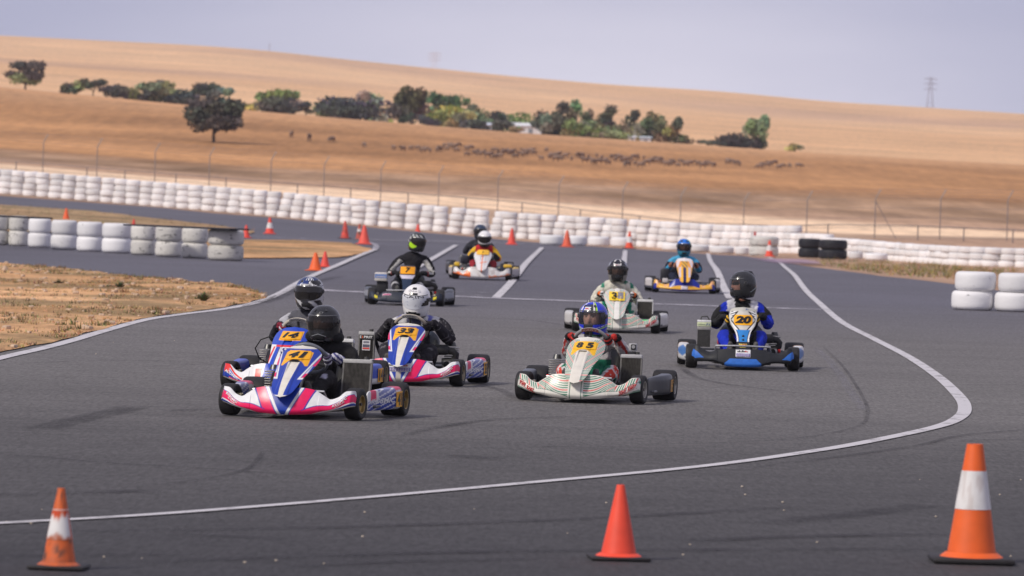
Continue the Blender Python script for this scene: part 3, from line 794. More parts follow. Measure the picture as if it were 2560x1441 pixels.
def plant(kind, x, yb, yt, w, dist, cols, label, shape='round', trunk=.0, clumps=9, leaves=520, seed=0, group='trees and bushes along the far field', lean=0.0, name=None):
    """one tree or bush: pixel column x, base/top rows give its height, w its width"""
    rg = random.Random(seed*7+int(x))
    p = atd(x, dist); s_ = F/dist; h = (yb-yt)/s_*(1.14 if shape == 'mound' else 1.04); ww = w/s_*(1.26 if shape == 'mound' else 1.14)
    p.z -= .08
    e = empty(name or ('tree' if trunk > .12 else 'bush'), p); tag(e, label, 'tree' if trunk > .12 else 'bush', group)
    m_ = MB(); z0 = h*trunk
    tips = []
    for k in range(clumps):
        a = 2*math.pi*(k+rg.random()*.7)/clumps; t = rg.random()
        if shape == 'umbrella': cz = lerp(.70, .90, t); rad = .40*math.sqrt(rg.random()); rz = .13; rx = .22
        elif shape == 'tall': cz = lerp(trunk+.12, .90, (k+.5)/clumps); rad = .26*rg.random()*(1.15-.5*cz); rz = .13; rx = .20
        elif shape == 'mound': cz = lerp(.12, .62, t); rad = .36*rg.random()*(1.05-cz*.8); rz = .26; rx = .24
        elif shape == 'cone': cz = lerp(.12, .88, (k+.5)/clumps); rad = .28*(1-cz)*rg.uniform(.3, 1.2); rz = .15; rx = .08+.20*(1-cz)
        else: cz = lerp(trunk+.14, .84, t); rad = .36*math.sqrt(rg.random())*math.sqrt(max(.1, 1-((cz-.55)/.5)**2)); rz = .15; rx = .18
        c = Vector((math.cos(a)*rad*ww+lean*(cz)*ww, math.sin(a)*rad*ww, cz*h))
        tips.append(c); col = cols[int(rg.random()*len(cols))]
        if len(cols) > 1 and cz > .62: col = cols[0]
        col = tuple(v*(1.65 if max(col) > .10 else 1.25) for v in col)
        leaf_cloud(m_, c, (rx*ww*rg.uniform(.8, 1.2), rx*ww, rz*h*rg.uniform(.8, 1.25)), int(leaves*3.0)//clumps, .017*(ww+h)/2*(1.15 if leaves < 700 else .9)+.06, mixc(tuple(v*rg.uniform(.75, 1.35) for v in col), (.16, .16, .13), .18), rg)
    VV = np.array([tuple(v) for v in m_.v]); lo = np.percentile(VV, .3, 0); hi = np.percentile(VV, 99.7, 0); tz = h*trunk if trunk > .12 else -.05*h
    fx = ww/(hi[0]-lo[0]); fz = (h-tz)/(hi[2]-lo[2]); mxx = (hi[0]+lo[0])/2
    fit = lambda p: Vector(((p[0]-mxx)*fx, p[1]*fx, tz+(p[2]-lo[2])*fz))
    m_.v = [tuple(fit(p)) for p in m_.v]; tips = [fit(p) for p in tips]
    m_.obj('crown', M_LEAF, e, smooth=False)
    tb = MB(); tr = max(.07, .032*h)
    top = Vector((lean*.5*ww, 0, h*(.62 if trunk > .1 else .4)))
    tb.tube([(0, 0, -.1), (rg.uniform(-.02, .02)*ww, 0, h*.18), top*.7+Vector((rg.uniform(-.03, .03)*ww, 0, 0)), top], [tr*1.35, tr, tr*.75, tr*.4], (.13, .10, .085), n=7)
    for c in tips[:6]: tb.tube([Vector((0, 0, max(h*.16, z0*.7))), c*.55+Vector((0, 0, h*.1)), c], [tr*.6, tr*.35, tr*.12], (.12, .095, .08), n=5)
    tb.obj('trunk', M_BARK, e)
    return e
DK = (.078, .080, .060); DK2 = (.070, .067, .072); OL = (.22, .215, .10); GN = (.155, .185, .10); YG = (.40, .35, .13); TL = (.135, .155, .125); GY = (.27, .27, .19); BR = (.135, .125, .075)
plant('t', 62, 224, 152, 84, 660, [DK, OL, (.05, .05, .035)], 'tall dark eucalyptus standing alone at far left of the ridge', 'round', .2, 13, 620, 1, lean=.15)
plant('t', 166, 236, 211, 30, 690, [DK], 'small round dark bush, leftmost of the ridge shrubs', 'mound', .05, 5, 200, 2)
plant('t', 190, 237, 205, 32, 690, [DK, OL], 'small dark bush beside the flat topped dark tree', 'mound', .1, 5, 200, 3)
plant('t', 232, 241, 198, 58, 690, [DK, BR], 'flat topped dark tree with bare trunk on the left ridge', 'umbrella', .4, 8, 330, 4, lean=.1)
plant('t', 286, 245, 214, 62, 690, [DK2], 'low blackish bush left of the olive green bush', 'mound', .05, 7, 340, 5)
plant('t', 335, 249, 220, 66, 695, [OL, (.11, .12, .035)], 'olive green bush between the blackish bush and dark round tree', 'mound', .05, 7, 360, 6)
plant('t', 388, 256, 203, 82, 690, [GN, DK, DK], 'broad dark green round tree on the left ridge', 'round', .1, 10, 520, 7)
plant('t', 452, 261, 228, 80, 690, [DK2, DK], 'dark low bush sloping up to the flat crowned tree', 'mound', .05, 8, 380, 8)
plant('t', 516, 263, 205, 68, 692, [DK, GN], 'flat crowned dark tree rising behind the low bushes', 'umbrella', .45, 9, 420, 9)
plant('t', 548, 272, 222, 62, 685, [TL, DK], 'bluish green tree directly behind the lone field tree', 'round', .1, 8, 400, 10, lean=.1)
plant('t', 534, 360, 254, 124, 494, [(.066, .060, .050), (.08, .068, .058), (.056, .053, .046)], 'lone dark spreading tree in the middle of the brown field', 'round', .26, 22, 1700, 11, group='lone field tree')
plant('t', 608, 246, 228, 26, 760, [YG], 'tiny yellow-green shrub on the pale slope', 'mound', .02, 4, 120, 12)
plant('t', 630, 241, 204, 26, 780, [(.16, .11, .05)], 'brown dead leaning shrub on the pale slope', 'tall', .1, 5, 110, 13, lean=.5)
plant('t', 612, 274, 256, 60, 700, [(.14, .15, .05), YG], 'low light green shrub right of the lone tree', 'mound', .02, 5, 200, 14)
plant('t', 692, 280, 220, 92, 715, [(.13, .15, .06), GN, OL], 'light green round tree behind a dark hedge', 'round', .05, 10, 560, 15)
plant('t', 702, 287, 250, 96, 690, [DK2, DK], 'blackish hedge bush in front of the light green tree', 'mound', .02, 9, 460, 16)
plant('t', 764, 292, 257, 34, 695, [DK2, BR], 'thin dark shrub with a gap beside the hedge', 'tall', .15, 5, 170, 17)
plant('t', 822, 292, 250, 66, 712, [(.12, .15, .06), GN], 'pale green dome bush behind the long black bush', 'mound', .05, 7, 340, 18)
plant('t', 880, 311, 262, 148, 690, [(.045, .048, .056), DK2], 'long blue-black bush sloping down to the right', 'mound', .02, 12, 700, 19)
plant('t', 930, 306, 232, 72, 712, [GY, (.13, .125, .09)], 'grey-green feathery tree behind the long black bush', 'round', .08, 10, 480, 20)
plant('t', 966, 312, 272, 30, 720, [YG], 'narrow yellowish shrub beside the grey-green tree', 'tall', .05, 4, 130, 21)
plant('t', 1026, 321, 229, 74, 692, [(.075, .062, .022), BR, (.16, .13, .105)], 'tall brownish green tree with visible trunk', 'round', .2, 11, 560, 22)
plant('t', 1004, 317, 274, 66, 688, [DK2, DK], 'dark bush at the foot of the brownish tree', 'mound', .02, 7, 340, 23)
plant('t', 1110, 318, 232, 104, 722, [(.055, .105, .035), GN], 'broad rich green tree near the ridge middle', 'round', .05, 12, 640, 24)
plant('t', 1112, 321, 272, 92, 700, [(.30, .24, .04), (.18, .17, .05), YG], 'yellow-green autumn coloured bush below the rich green tree', 'mound', .02, 9, 420, 25)
plant('t', 1072, 321, 296, 48, 688, [DK2], 'small black bush left of the yellow-green bush', 'mound', .02, 5, 220, 26)
plant('t', 1166, 322, 258, 62, 716, [(.12, .15, .07), GN], 'pale green tree right of the rich green tree', 'round', .05, 8, 360, 27)
plant('t', 1196, 327, 278, 66, 705, [(.07, .12, .055), GN], 'mid green bush above the small white hut', 'mound', .05, 7, 340, 28)
plant('t', 1186, 326, 302, 58, 688, [DK2], 'dark low bush left of the small white hut', 'mound', .02, 6, 260, 29)
plant('t', 1240, 328, 275, 44, 712, [(.075, .075, .055), DK], 'grey brown tree behind the small white hut', 'umbrella', .3, 6, 240, 30)
plant('t', 1255, 331, 304, 46, 688, [DK2, DK], 'dark low bush right of the small white hut', 'mound', .02, 6, 240, 31)
plant('t', 1292, 336, 288, 78, 716, [(.09, .14, .045), OL], 'green bush rising behind the long white shed', 'mound', .05, 8, 380, 32)
plant('t', 1292, 338, 322, 32, 684, [OL], 'small olive shrub in front of the long white shed', 'mound', .02, 4, 150, 33)
plant('t', 1378, 342, 261, 84, 694, [(.065, .075, .045), DK, GN], 'large grey-green tree at right end of the white shed', 'round', .1, 12, 640, 34)
plant('t', 1432, 338, 249, 46, 698, [GN, DK], 'tall narrow dark green tree, highest of the right grove', 'tall', .12, 9, 420, 35)
plant('t', 1438, 344, 305, 56, 686, [(.13, .16, .05), OL], 'bright green low bush at foot of the right grove', 'mound', .02, 6, 280, 36)
plant('t', 1480, 346, 275, 54, 700, [BR, OL, GY], 'reddish grey open tree in the right grove', 'round', .15, 8, 340, 37)
plant('t', 1524, 350, 266, 46, 696, [DK, OL], 'tall thin dark tree with detached top tufts', 'tall', .2, 8, 330, 38)
plant('t', 1528, 352, 322, 78, 686, [(.12, .16, .05), GN], 'light green bush below the tall thin tree', 'mound', .02, 7, 340, 39)
plant('t', 1584, 352, 275, 42, 700, [(.10, .095, .06), OL], 'olive grey tree left of the orange tipped tree', 'tall', .2, 7, 300, 40)
plant('t', 1626, 356, 284, 76, 694, [(.085, .11, .04), (.17, .11, .04), OL], 'green tree with orange tipped crown in right grove', 'round', .12, 10, 480, 41)
plant('t', 1694, 361, 297, 66, 692, [(.10, .095, .065), OL], 'cone shaped grey-olive tree ending the right grove', 'cone', .08, 9, 480, 42)
plant('t', 1770, 369, 353, 52, 690, [DK, DK2], 'flat dark shrub right of the grove', 'umbrella', .15, 6, 240, 43)
plant('t', 1844, 374, 342, 88, 690, [(.040, .036, .040)], 'black dome shaped bush beside the upright tree', 'mound', .02, 9, 560, 44)
plant('t', 1889, 376, 294, 58, 692, [GN, (.075, .085, .05), GY], 'upright green tree right of the black dome bush', 'round', .12, 11, 520, 45)
plant('t', 1986, 378, 359, 36, 690, [YG, OL, BR], 'small yellowish bush, rightmost on the ridge', 'mound', .02, 5, 180, 46)

for k, (x, yb, yt, w, cs, lb) in enumerate([(1404, 345, 306, 52, [OL, GN], 'olive bush between the big grey-green tree and the tall narrow tree'), (1462, 347, 306, 50, [GN, OL], 'green bush under the reddish grey open tree'),
        (1500, 349, 312, 50, [OL, GY], 'pale olive bush left of the tall thin tree'), (1556, 353, 308, 52, [GN, GY], 'grey-green bush between the tall thin tree and the olive grey tree'),
        (1603, 354, 316, 44, [OL, YG], 'yellow-green bush left of the orange tipped tree'), (1660, 359, 318, 54, [GY, OL], 'dry olive bush left of the cone shaped tree'),
        (1150, 322, 282, 60, [YG, GN], 'yellowish bush between the autumn coloured bush and the mid green bush'), (1330, 316, 284, 70, [GN, OL], 'green bush showing over the roof of the long white shed'),
        (420, 260, 226, 60, [OL, DK], 'olive bush between the dark round tree and the sloping low bush'), (900, 304, 258, 60, [GY, GN], 'grey-green bush behind the crest of the long black bush')]):
    plant('t', x, yb, yt, w, 697 if x != 1330 else 722, cs, lb, 'mound', .02, 7, 340, 60+k)

# ------------------------------------------------------------------ farm sheds
def shed(x, yb, yt, w, dist, label, roofc, door=True, n=3):
    p = atd(x, dist); s_ = F/dist; hh = (yb-yt)/s_; ww = w/s_; p.z -= .1
    e = empty('farm_shed', p); tag(e, label, 'shed', 'white farm sheds among the trees')
    MB().box(0, 2, hh*.36, ww, 4, hh*.72, (.74, .75, .80)).obj('wall', M_WALL, e, smooth=False)
    r = MB(); a, b = ww/2+.15, hh*.72+.003
    r.add([(-a, -.2, b), (a, -.2, b), (a, 2, hh), (-a, 2, hh), (a, 4.2, b), (-a, 4.2, b)], [(0, 1, 2, 3), (3, 2, 4, 5), (0, 3, 5), (1, 4, 2)], roofc); r.obj('roof', M_WALL, e, smooth=False)
    if door:
        for k in range(n):
            MB().box(-ww/2+(k+.5)*ww/n, -.03, hh*.30, ww/n*.34, .05, hh*.42, (.22, .25, .30)).obj('door', M_WALL, e, smooth=False)
shed(1326, 343, 312, 92, 703, 'long white farm shed in the middle of the tree line', (.78, .78, .80))
shed(1218, 327, 304, 24, 700, 'small pale blue-white hut between two dark bushes', (.62, .66, .76), True, 1)
shed(1581, 353, 338, 17, 690, 'tiny white hut under the right grove', (.75, .76, .80), True, 1)
shed(1614, 355, 339, 26, 691, 'pale blue tank hut right of the tiny white hut', (.60, .68, .76), True, 1)

# ------------------------------------------------------------------ pylon and masts on the hill
def pylon(x, ytop, ybase, dist, label, w, arms, name, col):
    p = atd(x, dist); s_ = F/dist; h = (ybase-ytop)/s_; ww = w/s_
    m_ = MB(); r = .10
    if arms:
        for a in (-1, 1):
            for b in (-1, 1): m_.tube([(a*ww*.5, b*ww*.5, -2), (a*ww*.2, b*ww*.2, h*.6), (a*ww*.12, b*ww*.12, h)], r, col, n=5)
        for k in range(7):
            z = h*k/7; q = lerp(.5, .2, min(1, k/7/.6))*ww; q2 = lerp(.5, .2, min(1, (k+1)/7/.6))*ww
            m_.tube([(-q, -q, z), (q2, -q2, z+h/7)], r*.7, col, n=4); m_.tube([(q, -q, z), (-q2, -q2, z+h/7)], r*.7, col, n=4)
        for z in (.62, .78, .93):
            m_.tube([(-ww*.85, 0, z*h), (0, 0, z*h+.5), (ww*.85, 0, z*h)], r, col, n=5)
            m_.tube([(-ww*.85, 0, z*h), (ww*.85, 0, z*h)], r*.8, col, n=5)
    else:
        m_.tube([(0, 0, -2), (0, 0, h)], [.2, .1], col, n=6); m_.tube([(-ww*.4, 0, h*.8), (ww*.4, 0, h*.8)], .1, col, n=5); m_.tube([(-ww*.3, 0, h*.6), (ww*.3, 0, h*.6)], .1, col, n=5)
    o = m_.obj(name, M_METAL); o.location = p; tag(o, label, 'pylon' if arms else 'mast')
pylon(2325, 195, 278, 2590, 'lattice power pylon standing on the right hill', 20, True, 'power_pylon', (.36, .35, .45))  # lavender tints of pylon and masts paint in distance haze
pylon(1085, 128, 182, 2680, 'faint distant mast on the middle of the hill', 20, True, 'radio_mast', (.78, .76, .84))
pylon(673, 104, 136, 2660, 'faint thin pole on the left hill crest', 8, False, 'radio_mast', (.50, .48, .56))

# ------------------------------------------------------------------ sheep
def sheep_mesh(v):
    m_ = MB(); rg = random.Random(v); c = (.25, .165, .125); dk = (.19, .13, .10)
    prof = []
    for i in range(9):
        t = i/8; prof.append((.24*math.sin(math.pi*min(1, max(.0, t*.94+.03)))**.55, lerp(-.5, .46, t)))
    m_.lathe(prof, c, 'X', 12, (0, 0, .52))
    g = v % 2
    hx, hz = ((.62, .70) if not g else (.66, .30))
    m_.tube([(.38, 0, .60), (.52, 0, (.6+hz)/2), (hx, 0, hz), (hx+.16, 0, hz-.07)], [.14, .11, .10, .055], dk, n=8)
    for s_ in (-1, 1):
        m_.tube([(hx-.03, s_*.08, hz+.05), (hx-.06, s_*.18, hz+.04)], [.03, .015], dk, n=5)
        for lx in (-.34, .3): m_.tube([(lx, s_*.12, .42), (lx+.02, s_*.12, .22), (lx, s_*.12, 0)], [.06, .04, .03], dk, n=6)
    m_.tube([(-.48, 0, .55), (-.56, 0, .35)], [.05, .03], c, n=5)
    return m_.mesh('sheep_body', M_WOOL)
SM = [sheep_mesh(0), sheep_mesh(1)]
SP = [(728, 345, 0.85, 'dark sheep, leftmost of three grazing apart'), (773, 354, 0.95, 'dark sheep, middle and largest of three grazing apart'), (830, 357, 0.8, 'dark sheep, right one of three grazing apart'),
      (910, 370, .7, 'small sheep alone between the three grazers and the flock'), (984, 377, .65, 'first sheep leading the flock at its left end'), (1007, 379, .65, 'second sheep at the left end of the flock'), (1027, 377, .6, 'third sheep at the left end of the flock')]
SB = [(1045, 1080, 375, 383, 5), (1090, 1150, 366, 388, 12), (1160, 1195, 372, 394, 7), (1197, 1225, 380, 396, 6), (1225, 1290, 378, 402, 14), (1295, 1340, 378, 394, 9), (1350, 1400, 380, 402, 8), (1375, 1430, 394, 408, 7),
      (1437, 1460, 384, 406, 5), (1460, 1545, 390, 416, 18), (1545, 1640, 398, 420, 20), (1640, 1695, 404, 421, 10), (1700, 1728, 402, 420, 5), (1740, 1775, 412, 421, 5), (1782, 1792, 413, 420, 2), (1812, 1852, 409, 421, 7), (1895, 1975, 412, 425, 11), (1996, 2005, 421, 426, 1)]
lst = []
for x0, x1, y0, y1, n in SB:
    n = max(1, int(n*.8))
    for k in range(n):
        x = lerp(x0, x1, (k+rng.random())/n)
        lst.append((x, rng.uniform(y0, y1), rng.uniform(.50, .72)))
lst.sort()
SP += [(x, y, s_, f'dark sheep, {ordinal(i+4)} from left in the flock strung across the field') for i, (x, y, s_) in enumerate(lst)]
for i, (x, y, s_, lab) in enumerate(SP):
    p = at(x, y); o = bpy.data.objects.new('sheep', SM[rng.randrange(2)]); COL.objects.link(o)
    o.location = p; o.scale = (s_, s_, s_); o.rotation_euler = (0, 0, rng.uniform(0, 6.28))
    tag(o, lab, 'sheep', 'sheep grazing on the brown field')

# ------------------------------------------------------------------ dry grass, weeds, stones
def in_poly(x, y, poly):
    c = False; n = len(poly)
    for i in range(n):
        x1, y1 = poly[i]; x2, y2 = poly[i-1]
        if (y1 > y) != (y2 > y) and x < (x2-x1)*(y-y1)/(y2-y1)+x1: c = not c
    return c
def tufts(m_, poly, n, hmin, hmax, cols, rg, dens=0.0, blades=7):
    xs = [p[0] for p in poly]; ys = [p[1] for p in poly]; k = 0; tries = 0
    while k < n and tries < n*60:
        tries += 1
        x = rg.uniform(min(xs), max(xs)); y = rg.uniform(min(ys), max(ys))
        if not in_poly(x, y, poly) or nz(x, y, .55, 13) < dens+rg.uniform(-.2, .2): continue
        if abs(F*x/y) > 1600: continue
        k += 1; z = hgt(x, y)+.01; c = rg.choice(cols); hh = rg.uniform(hmin, hmax)
        for b in range(blades):
            a = rg.uniform(0, 6.28); r = rg.uniform(.0, hh*.9); h2 = hh*rg.uniform(.4, 1.1); w = rg.uniform(.006, .014)
            bx, by = x+math.cos(a)*r, y+math.sin(a)*r; q = rg.uniform(0, 6.28); ln = h2*rg.uniform(.2, .8); cc = tuple(v*rg.uniform(.7, 1.3) for v in c)
            dx, dy = math.cos(q)*w, math.sin(q)*w
            m_.add([(bx-dx, by-dy, z), (bx+dx, by+dy, z), (bx+math.cos(a)*ln, by+math.sin(a)*ln, z+h2)], [(0, 1, 2)], cc)
rg = random.Random(5)
ST = [(.46, .30, .15), (.38, .26, .13), (.26, .20, .10), (.54, .38, .21)]
m_ = MB(); tufts(m_, islA, 5200, .018, .055, ST, rg, -.05); tufts(m_, [p for p in islA], 420, .04, .10, [(.17, .16, .075), (.22, .17, .09), (.13, .125, .06), (.26, .15, .085)], rg, .12, 12); tag(m_.obj('dry_grass', M_LEAF, smooth=False), 'short dry grass growing on the left dirt verge', 'grass', kind='stuff')
m_ = MB(); tufts(m_, islB, 500, .06, .16, [(.20, .18, .10), (.27, .22, .13)], rg, -.3); tag(m_.obj('dry_grass', M_LEAF, smooth=False), 'grey dry grass between the two track lanes', 'grass', kind='stuff')
polyD = pix([(2030, 652), (2140, 655), (2330, 664), (2560, 680), (2380, 703), (2230, 690), (2080, 671)])
m_ = MB(); tufts(m_, polyD, 420, .08, .22, [(.34, .25, .11), (.17, .17, .07), (.42, .30, .14)], rg, -.25, 8); tag(m_.obj('dry_grass', M_LEAF, smooth=False), 'dry yellow weeds on the dirt by the right barrier', 'grass', kind='stuff')
def weed(x, y, h, w, n, col, label):
    p = at(x, y); rgw = random.Random(int(x)); mw = MB()
    for k in range(n):
        a = rgw.uniform(0, 6.28); t = rgw.random()**.5; tip = Vector((math.cos(a)*w*t, math.sin(a)*w*t, h*rgw.uniform(.5, 1.0)*(1-.35*t)))
        b = tip*.15; s_ = Vector((-math.sin(a), math.cos(a), 0))*.006
        cc = tuple(v*rgw.uniform(.6, 1.4) for v in col)
        mw.add([b-s_, b+s_, tip*.6+s_*1.6, tip, tip*.6-s_*1.6], [(0, 1, 2, 3, 4)], cc)
    o = mw.obj('weed', M_LEAF, smooth=False); o.location = p; tag(o, label, 'weed')
weed(509, 757, .20, .12, 130, (.12, .13, .055), 'dark green weed clump on the left dirt verge near its tip')
weed(300, 722, .14, .12, 70, (.13, .12, .06), 'small dull weed by the far edge of the left verge')
weed(146, 714, .12, .14, 70, (.17, .14, .08), 'low brownish weed far left on the verge')
m_ = MB(); rs_ = random.Random(9)
stones = [(1863, 1238), (1957, 1257), (1960, 1277), (912, 1282), (907, 1343), (2043, 1357), (2527, 1392), (2340, 1293), (2552, 1201), (2500, 1238), (1516, 1258), (1708, 1388), (1855, 1218), (260, 1394), (810, 1410), (612, 1408), (690, 1403), (78, 1310), (1725, 1363), (283, 857), (436, 852), (240, 886)]
stones += [(rs_.uniform(0, 2560), rs_.uniform(1180, 1430)) for _ in range(6)]
for i, (x, y) in enumerate(stones):
    p = at(x, y); r = (0.0065 if i < 22 else rs_.uniform(.003, .005))*rs_.uniform(.8, 1.2)
    m_.box(p.x, p.y, p.z+r*.5, r*2, r*1.8, r*1.3, (.55, .47, .38), Matrix.Rotation(rs_.uniform(0, 3), 3, 'Z'), r*.5)
m_2 = MB()
for _ in range(260):
    for __ in range(20):
        x, y = rs_.uniform(min(p[0] for p in islA), max(p[0] for p in islA)), rs_.uniform(58, 110)
        if in_poly(x, y, islA): break
    else: continue
    r = rs_.uniform(.015, .05); m_2.box(x, y, .03+r*.2, r*2, r*1.6, r, mixc((.5, .36, .25), (.62, .47, .35), rs_.random()), Matrix.Rotation(rs_.uniform(0, 3), 3, 'Z'), r*.35)
tag(m_.obj('gravel', M_BARK), 'scattered beige pebbles lying on the asphalt', 'gravel', kind='stuff')
tag(m_2.obj('gravel', M_BARK), 'pale stones scattered over the left dirt verge', 'gravel', kind='stuff')
# ------------------------------------------------------------------ karts
PINK = (.80, .012, .115); BLUE = (.012, .045, .36); NAVY = (.012, .018, .07); WHITE = (.78, .78, .80); CREAM = (.70, .665, .60)
YEL = (.92, .43, .008); BLK = (.012, .012, .014); RED = (.72, .03, .03); GREEN = (.012, .19, .11); CHAR = (.018, .0195, .025); LIME = (.42, .75, .02)
ORNG = (.80, .16, .03); GREYM = (.34, .33, .33); SILV = (.50, .50, .52)
def lin(a, b, n): return [a+(b-a)*i/(n-1) for i in range(n)]
def crom(x, xs, ys):
    n = len(xs)
    if x <= xs[0]: return ys[0]
    if x >= xs[-1]: return ys[-1]
    i = 0
    while x > xs[i+1]: i += 1
    h = xs[i+1]-xs[i]; t = (x-xs[i])/h
    def m(k):
        if k == 0 or k == n-1: return 0.0
        a = (ys[k]-ys[k-1])/(xs[k]-xs[k-1]); b = (ys[k+1]-ys[k])/(xs[k+1]-xs[k])
        return 0.0 if a*b <= 0 else 2*a*b/(a+b)
    t2, t3 = t*t, t*t*t
    return (2*t3-3*t2+1)*ys[i]+(t3-2*t2+t)*h*m(i)+(-2*t3+3*t2)*ys[i+1]+(t3-t2)*h*m(i+1)

# ---- liveries of the front fairing: colour at (signed u, v, world-scale x, z)
def fair_kosmic(u, v, centre_grey=False):
    a = abs(u)
    if centre_grey and a < .045 and v < .62: return (.46, .43, .40)
    vc = .03+.21*v
    if a < vc: return BLUE
    if a < vc+.045: return WHITE
    if a < vc+.062: return BLUE
    pin = .27+.17*v; vl = lerp(.14, .80, (a-.27)/.73) if a > .27 else -1
    vlow = lerp(0, .31, (a-.42)/.58)
    if a > .27:
        if v < vlow:
            if v > vlow-.075: return WHITE
            return BLUE if v > .07 else CREAM
        if v < vl: return PINK
        if v < vl+.035: return BLUE
        if a > pin+.022: return WHITE
        if a > pin: return BLUE
    return PINK
def fair_alonso(u, v):
    a = abs(u)
    if v < .10: return CREAM
    if a > .86: return RED if (v > .45 and a < .97) else BLUE
    if a > .62:
        q = v-lerp(.85, .35, (.86-a)/.24)
        if q > .12: return WHITE
        if q > -.06: return RED
        if q > -.11: return WHITE
        return BLUE if v > .22 else (RED if v > .15 else WHITE)
    if a > .40:
        return WHITE if v > .2 else BLUE
    if a > .33-.06*v: return RED if v < .8 else WHITE
    if a > .30-.06*v: return WHITE
    return (.012, .06, .50)
def stripes(q, w=.50):
    k = math.floor(q); f = q-k
    if f > w: return None
    return (.66, .08, .06) if k % 4 == 0 else GREEN
def fair_tony(u, v):
    a = abs(u)
    base = (.74, .715, .66)
    if a < .085: return base
    if a < .10: return (.10, .20, .16)
    if a < .125: return base
    vl = lerp(.10, .70, (a-.12)/.88)
    if v < vl-.035:
        if a > .72 and v < lerp(-.1, .20, (a-.72)/.28): return (.02, .26, .16) if math.sin(v*90) > -.2 else base
        return base
    if v < vl: return (.10, .17, .14)
    if v > .965: return base
    q = 17*(v*.62-(a-.12)*1.15+.26*math.sin((a-.1)*5.2)) if a < .62 else 17*(v*.10-(a-.12)*1.5)
    return stripes(q) or base
def fair_hdk(u, v):
    a = abs(u); B2 = (.03, .15, .56)
    if a < .36 and v < .46-.30*max(0, a-.26)/.10 and v > .02: return B2
    if a > .66 and .16+.42*(1-(a-.66)/.34)*.6 < v < .86-.75*(1-(a-.66)/.34): return B2
    return CHAR
def fair_gold(u, v):
    a = abs(u); GD = (.85, .45, .05)
    wob_ = .10*math.sin(a*11)
    if a > .90 and v < .62: return (.015, .03, .30)
    if a < .50 and v > .42+wob_*.3: return (.015, .03, .30)
    if .13 < v < .46+wob_*.6: return GD if (a > .10) else (.72, .55, .5)
    if a > .50 and v >= .46+wob_*.6: return mixc(GD, (.75, .4, .35), .5) if math.sin(a*23) > .2 else GD
    return (.015, .025, .26)
def fair_white7(u, v):
    if u < -.38 and v < .62-.5*max(0, -.38-u) + .18*math.sin(u*22): return ORNG
    if v < .22+.06*math.sin(u*30) and u > .25: return mixc(ORNG, (.7, .45, .35), .4)
    if abs(u) < .02 and v > .5: return ORNG
    return (.66, .64, .64) if nz(u*3, v*2, 2, 3) < .25 else (.52, .48, .47)
def fair_black7(u, v):
    a = abs(u)
    return (.020, .026, .045)
TOPS = {'std': ([0, .26, .42, .56, .66, .76, .88, .97, 1], [.245, .25, .238, .195, .165, .182, .232, .236, .20]),
        'hdk': ([0, .30, .50, .66, .80, .90, .97, 1], [.225, .222, .205, .185, .215, .245, .235, .18]),
        'gold': ([0, .30, .40, .50, .62, .80, .90, .97, 1], [.26, .25, .21, .165, .15, .165, .23, .23, .17]),
        'black': ([0, .50, .62, .72, .80, .92, 1], [.20, .205, .19, .15, .16, .20, .19])}
BOTS = {'std': ([0, .3, .6, .8, 1], [.034, .040, .062, .085, .112]), 'hdk': ([0, .28, .45, .60, .80, .92, 1], [.030, .034, .060, .082, .078, .075, .12]),
        'gold': ([0, .3, .6, .8, 1], [.034, .042, .065, .07, .06]), 'black': ([0, .5, .8, 1], [.04, .045, .06, .09])}
def fair_fn(shape, half=None):
    half = half or {'hdk': .545, 'std': .552}.get(shape, .555)
    xt, yt = TOPS[shape]; xb, yb = BOTS[shape]
    def fn(u, v):
        a = abs(u); zb = crom(a, xb, yb); zt = crom(a, xt, yt)
        z = zb+(zt-zb)*v
        y = -.865+(.155*a**1.9+.045*sstep(.93, 1.0, a))*(.62 if shape == 'hdk' else 1)
        y += .02*(1-min(1, v/.18))**2+.09*max(0, v-.15)**1.3*(1-.5*a)
        y -= .012*math.sin(math.pi*min(1, v))*(1 if a > .5 else .4)
        return Vector((u*half, y, z))
    return fn
# ---- noses: half width by height, slope, colour
NOSES = {'std': dict(z=[.175, .19, .215, .26, .33, .40, .46, .50, .535, .56, .572], w=[.0, .05, .082, .104, .124, .156, .172, .166, .135, .085, .0], y0=-.935, y1=-.27),
         'hdk': dict(z=[.19, .20, .23, .31, .39, .475, .56, .625, .65, .66], w=[.07, .08, .078, .066, .082, .132, .152, .138, .10, .0], y0=-.70, y1=-.28),
         'gold': dict(z=[.20, .22, .27, .35, .45, .56, .61, .635], w=[.06, .082, .095, .118, .138, .156, .12, .0], y0=-.92, y1=-.28),
         'black': dict(z=[.19, .22, .30, .40, .46, .55, .59, .605], w=[.045, .055, .062, .085, .12, .128, .11, .0], y0=-.66, y1=-.28)}
def nose_fn(st):
    N = NOSES[st]; zs, ws = N['z'], N['w']
    def fn(u, v):
        z = lerp(zs[0], zs[-1], v); w = max(1e-4, crom(z, zs, ws)); x = u*w
        y = lerp(N['y0'], N['y1'], v**(1.25 if st in ('std', 'gold') else .9)) + ((4.2 if st == 'std' else 2.4)*x*x + .10*abs(x))*lerp(.30, 1, sstep(.1, .6, v))
        if st == 'std':   # raised spine with a scoop sunk into it
            q = sstep(.062, .045, abs(x)); y -= .016*q*sstep(1, .8, v)
            y += .035*sstep(.040, .028, abs(x))*sstep(.30, .68, v)*(1 if v < .70 else 0)
        return Vector((x, y, z))
    return fn
def nose_std_plate(x, v):
    X = x/.165
    return abs(X) < .66 and .60+.135*max(0, 1-(X/.55)**2) < v < .905-.10*X*X
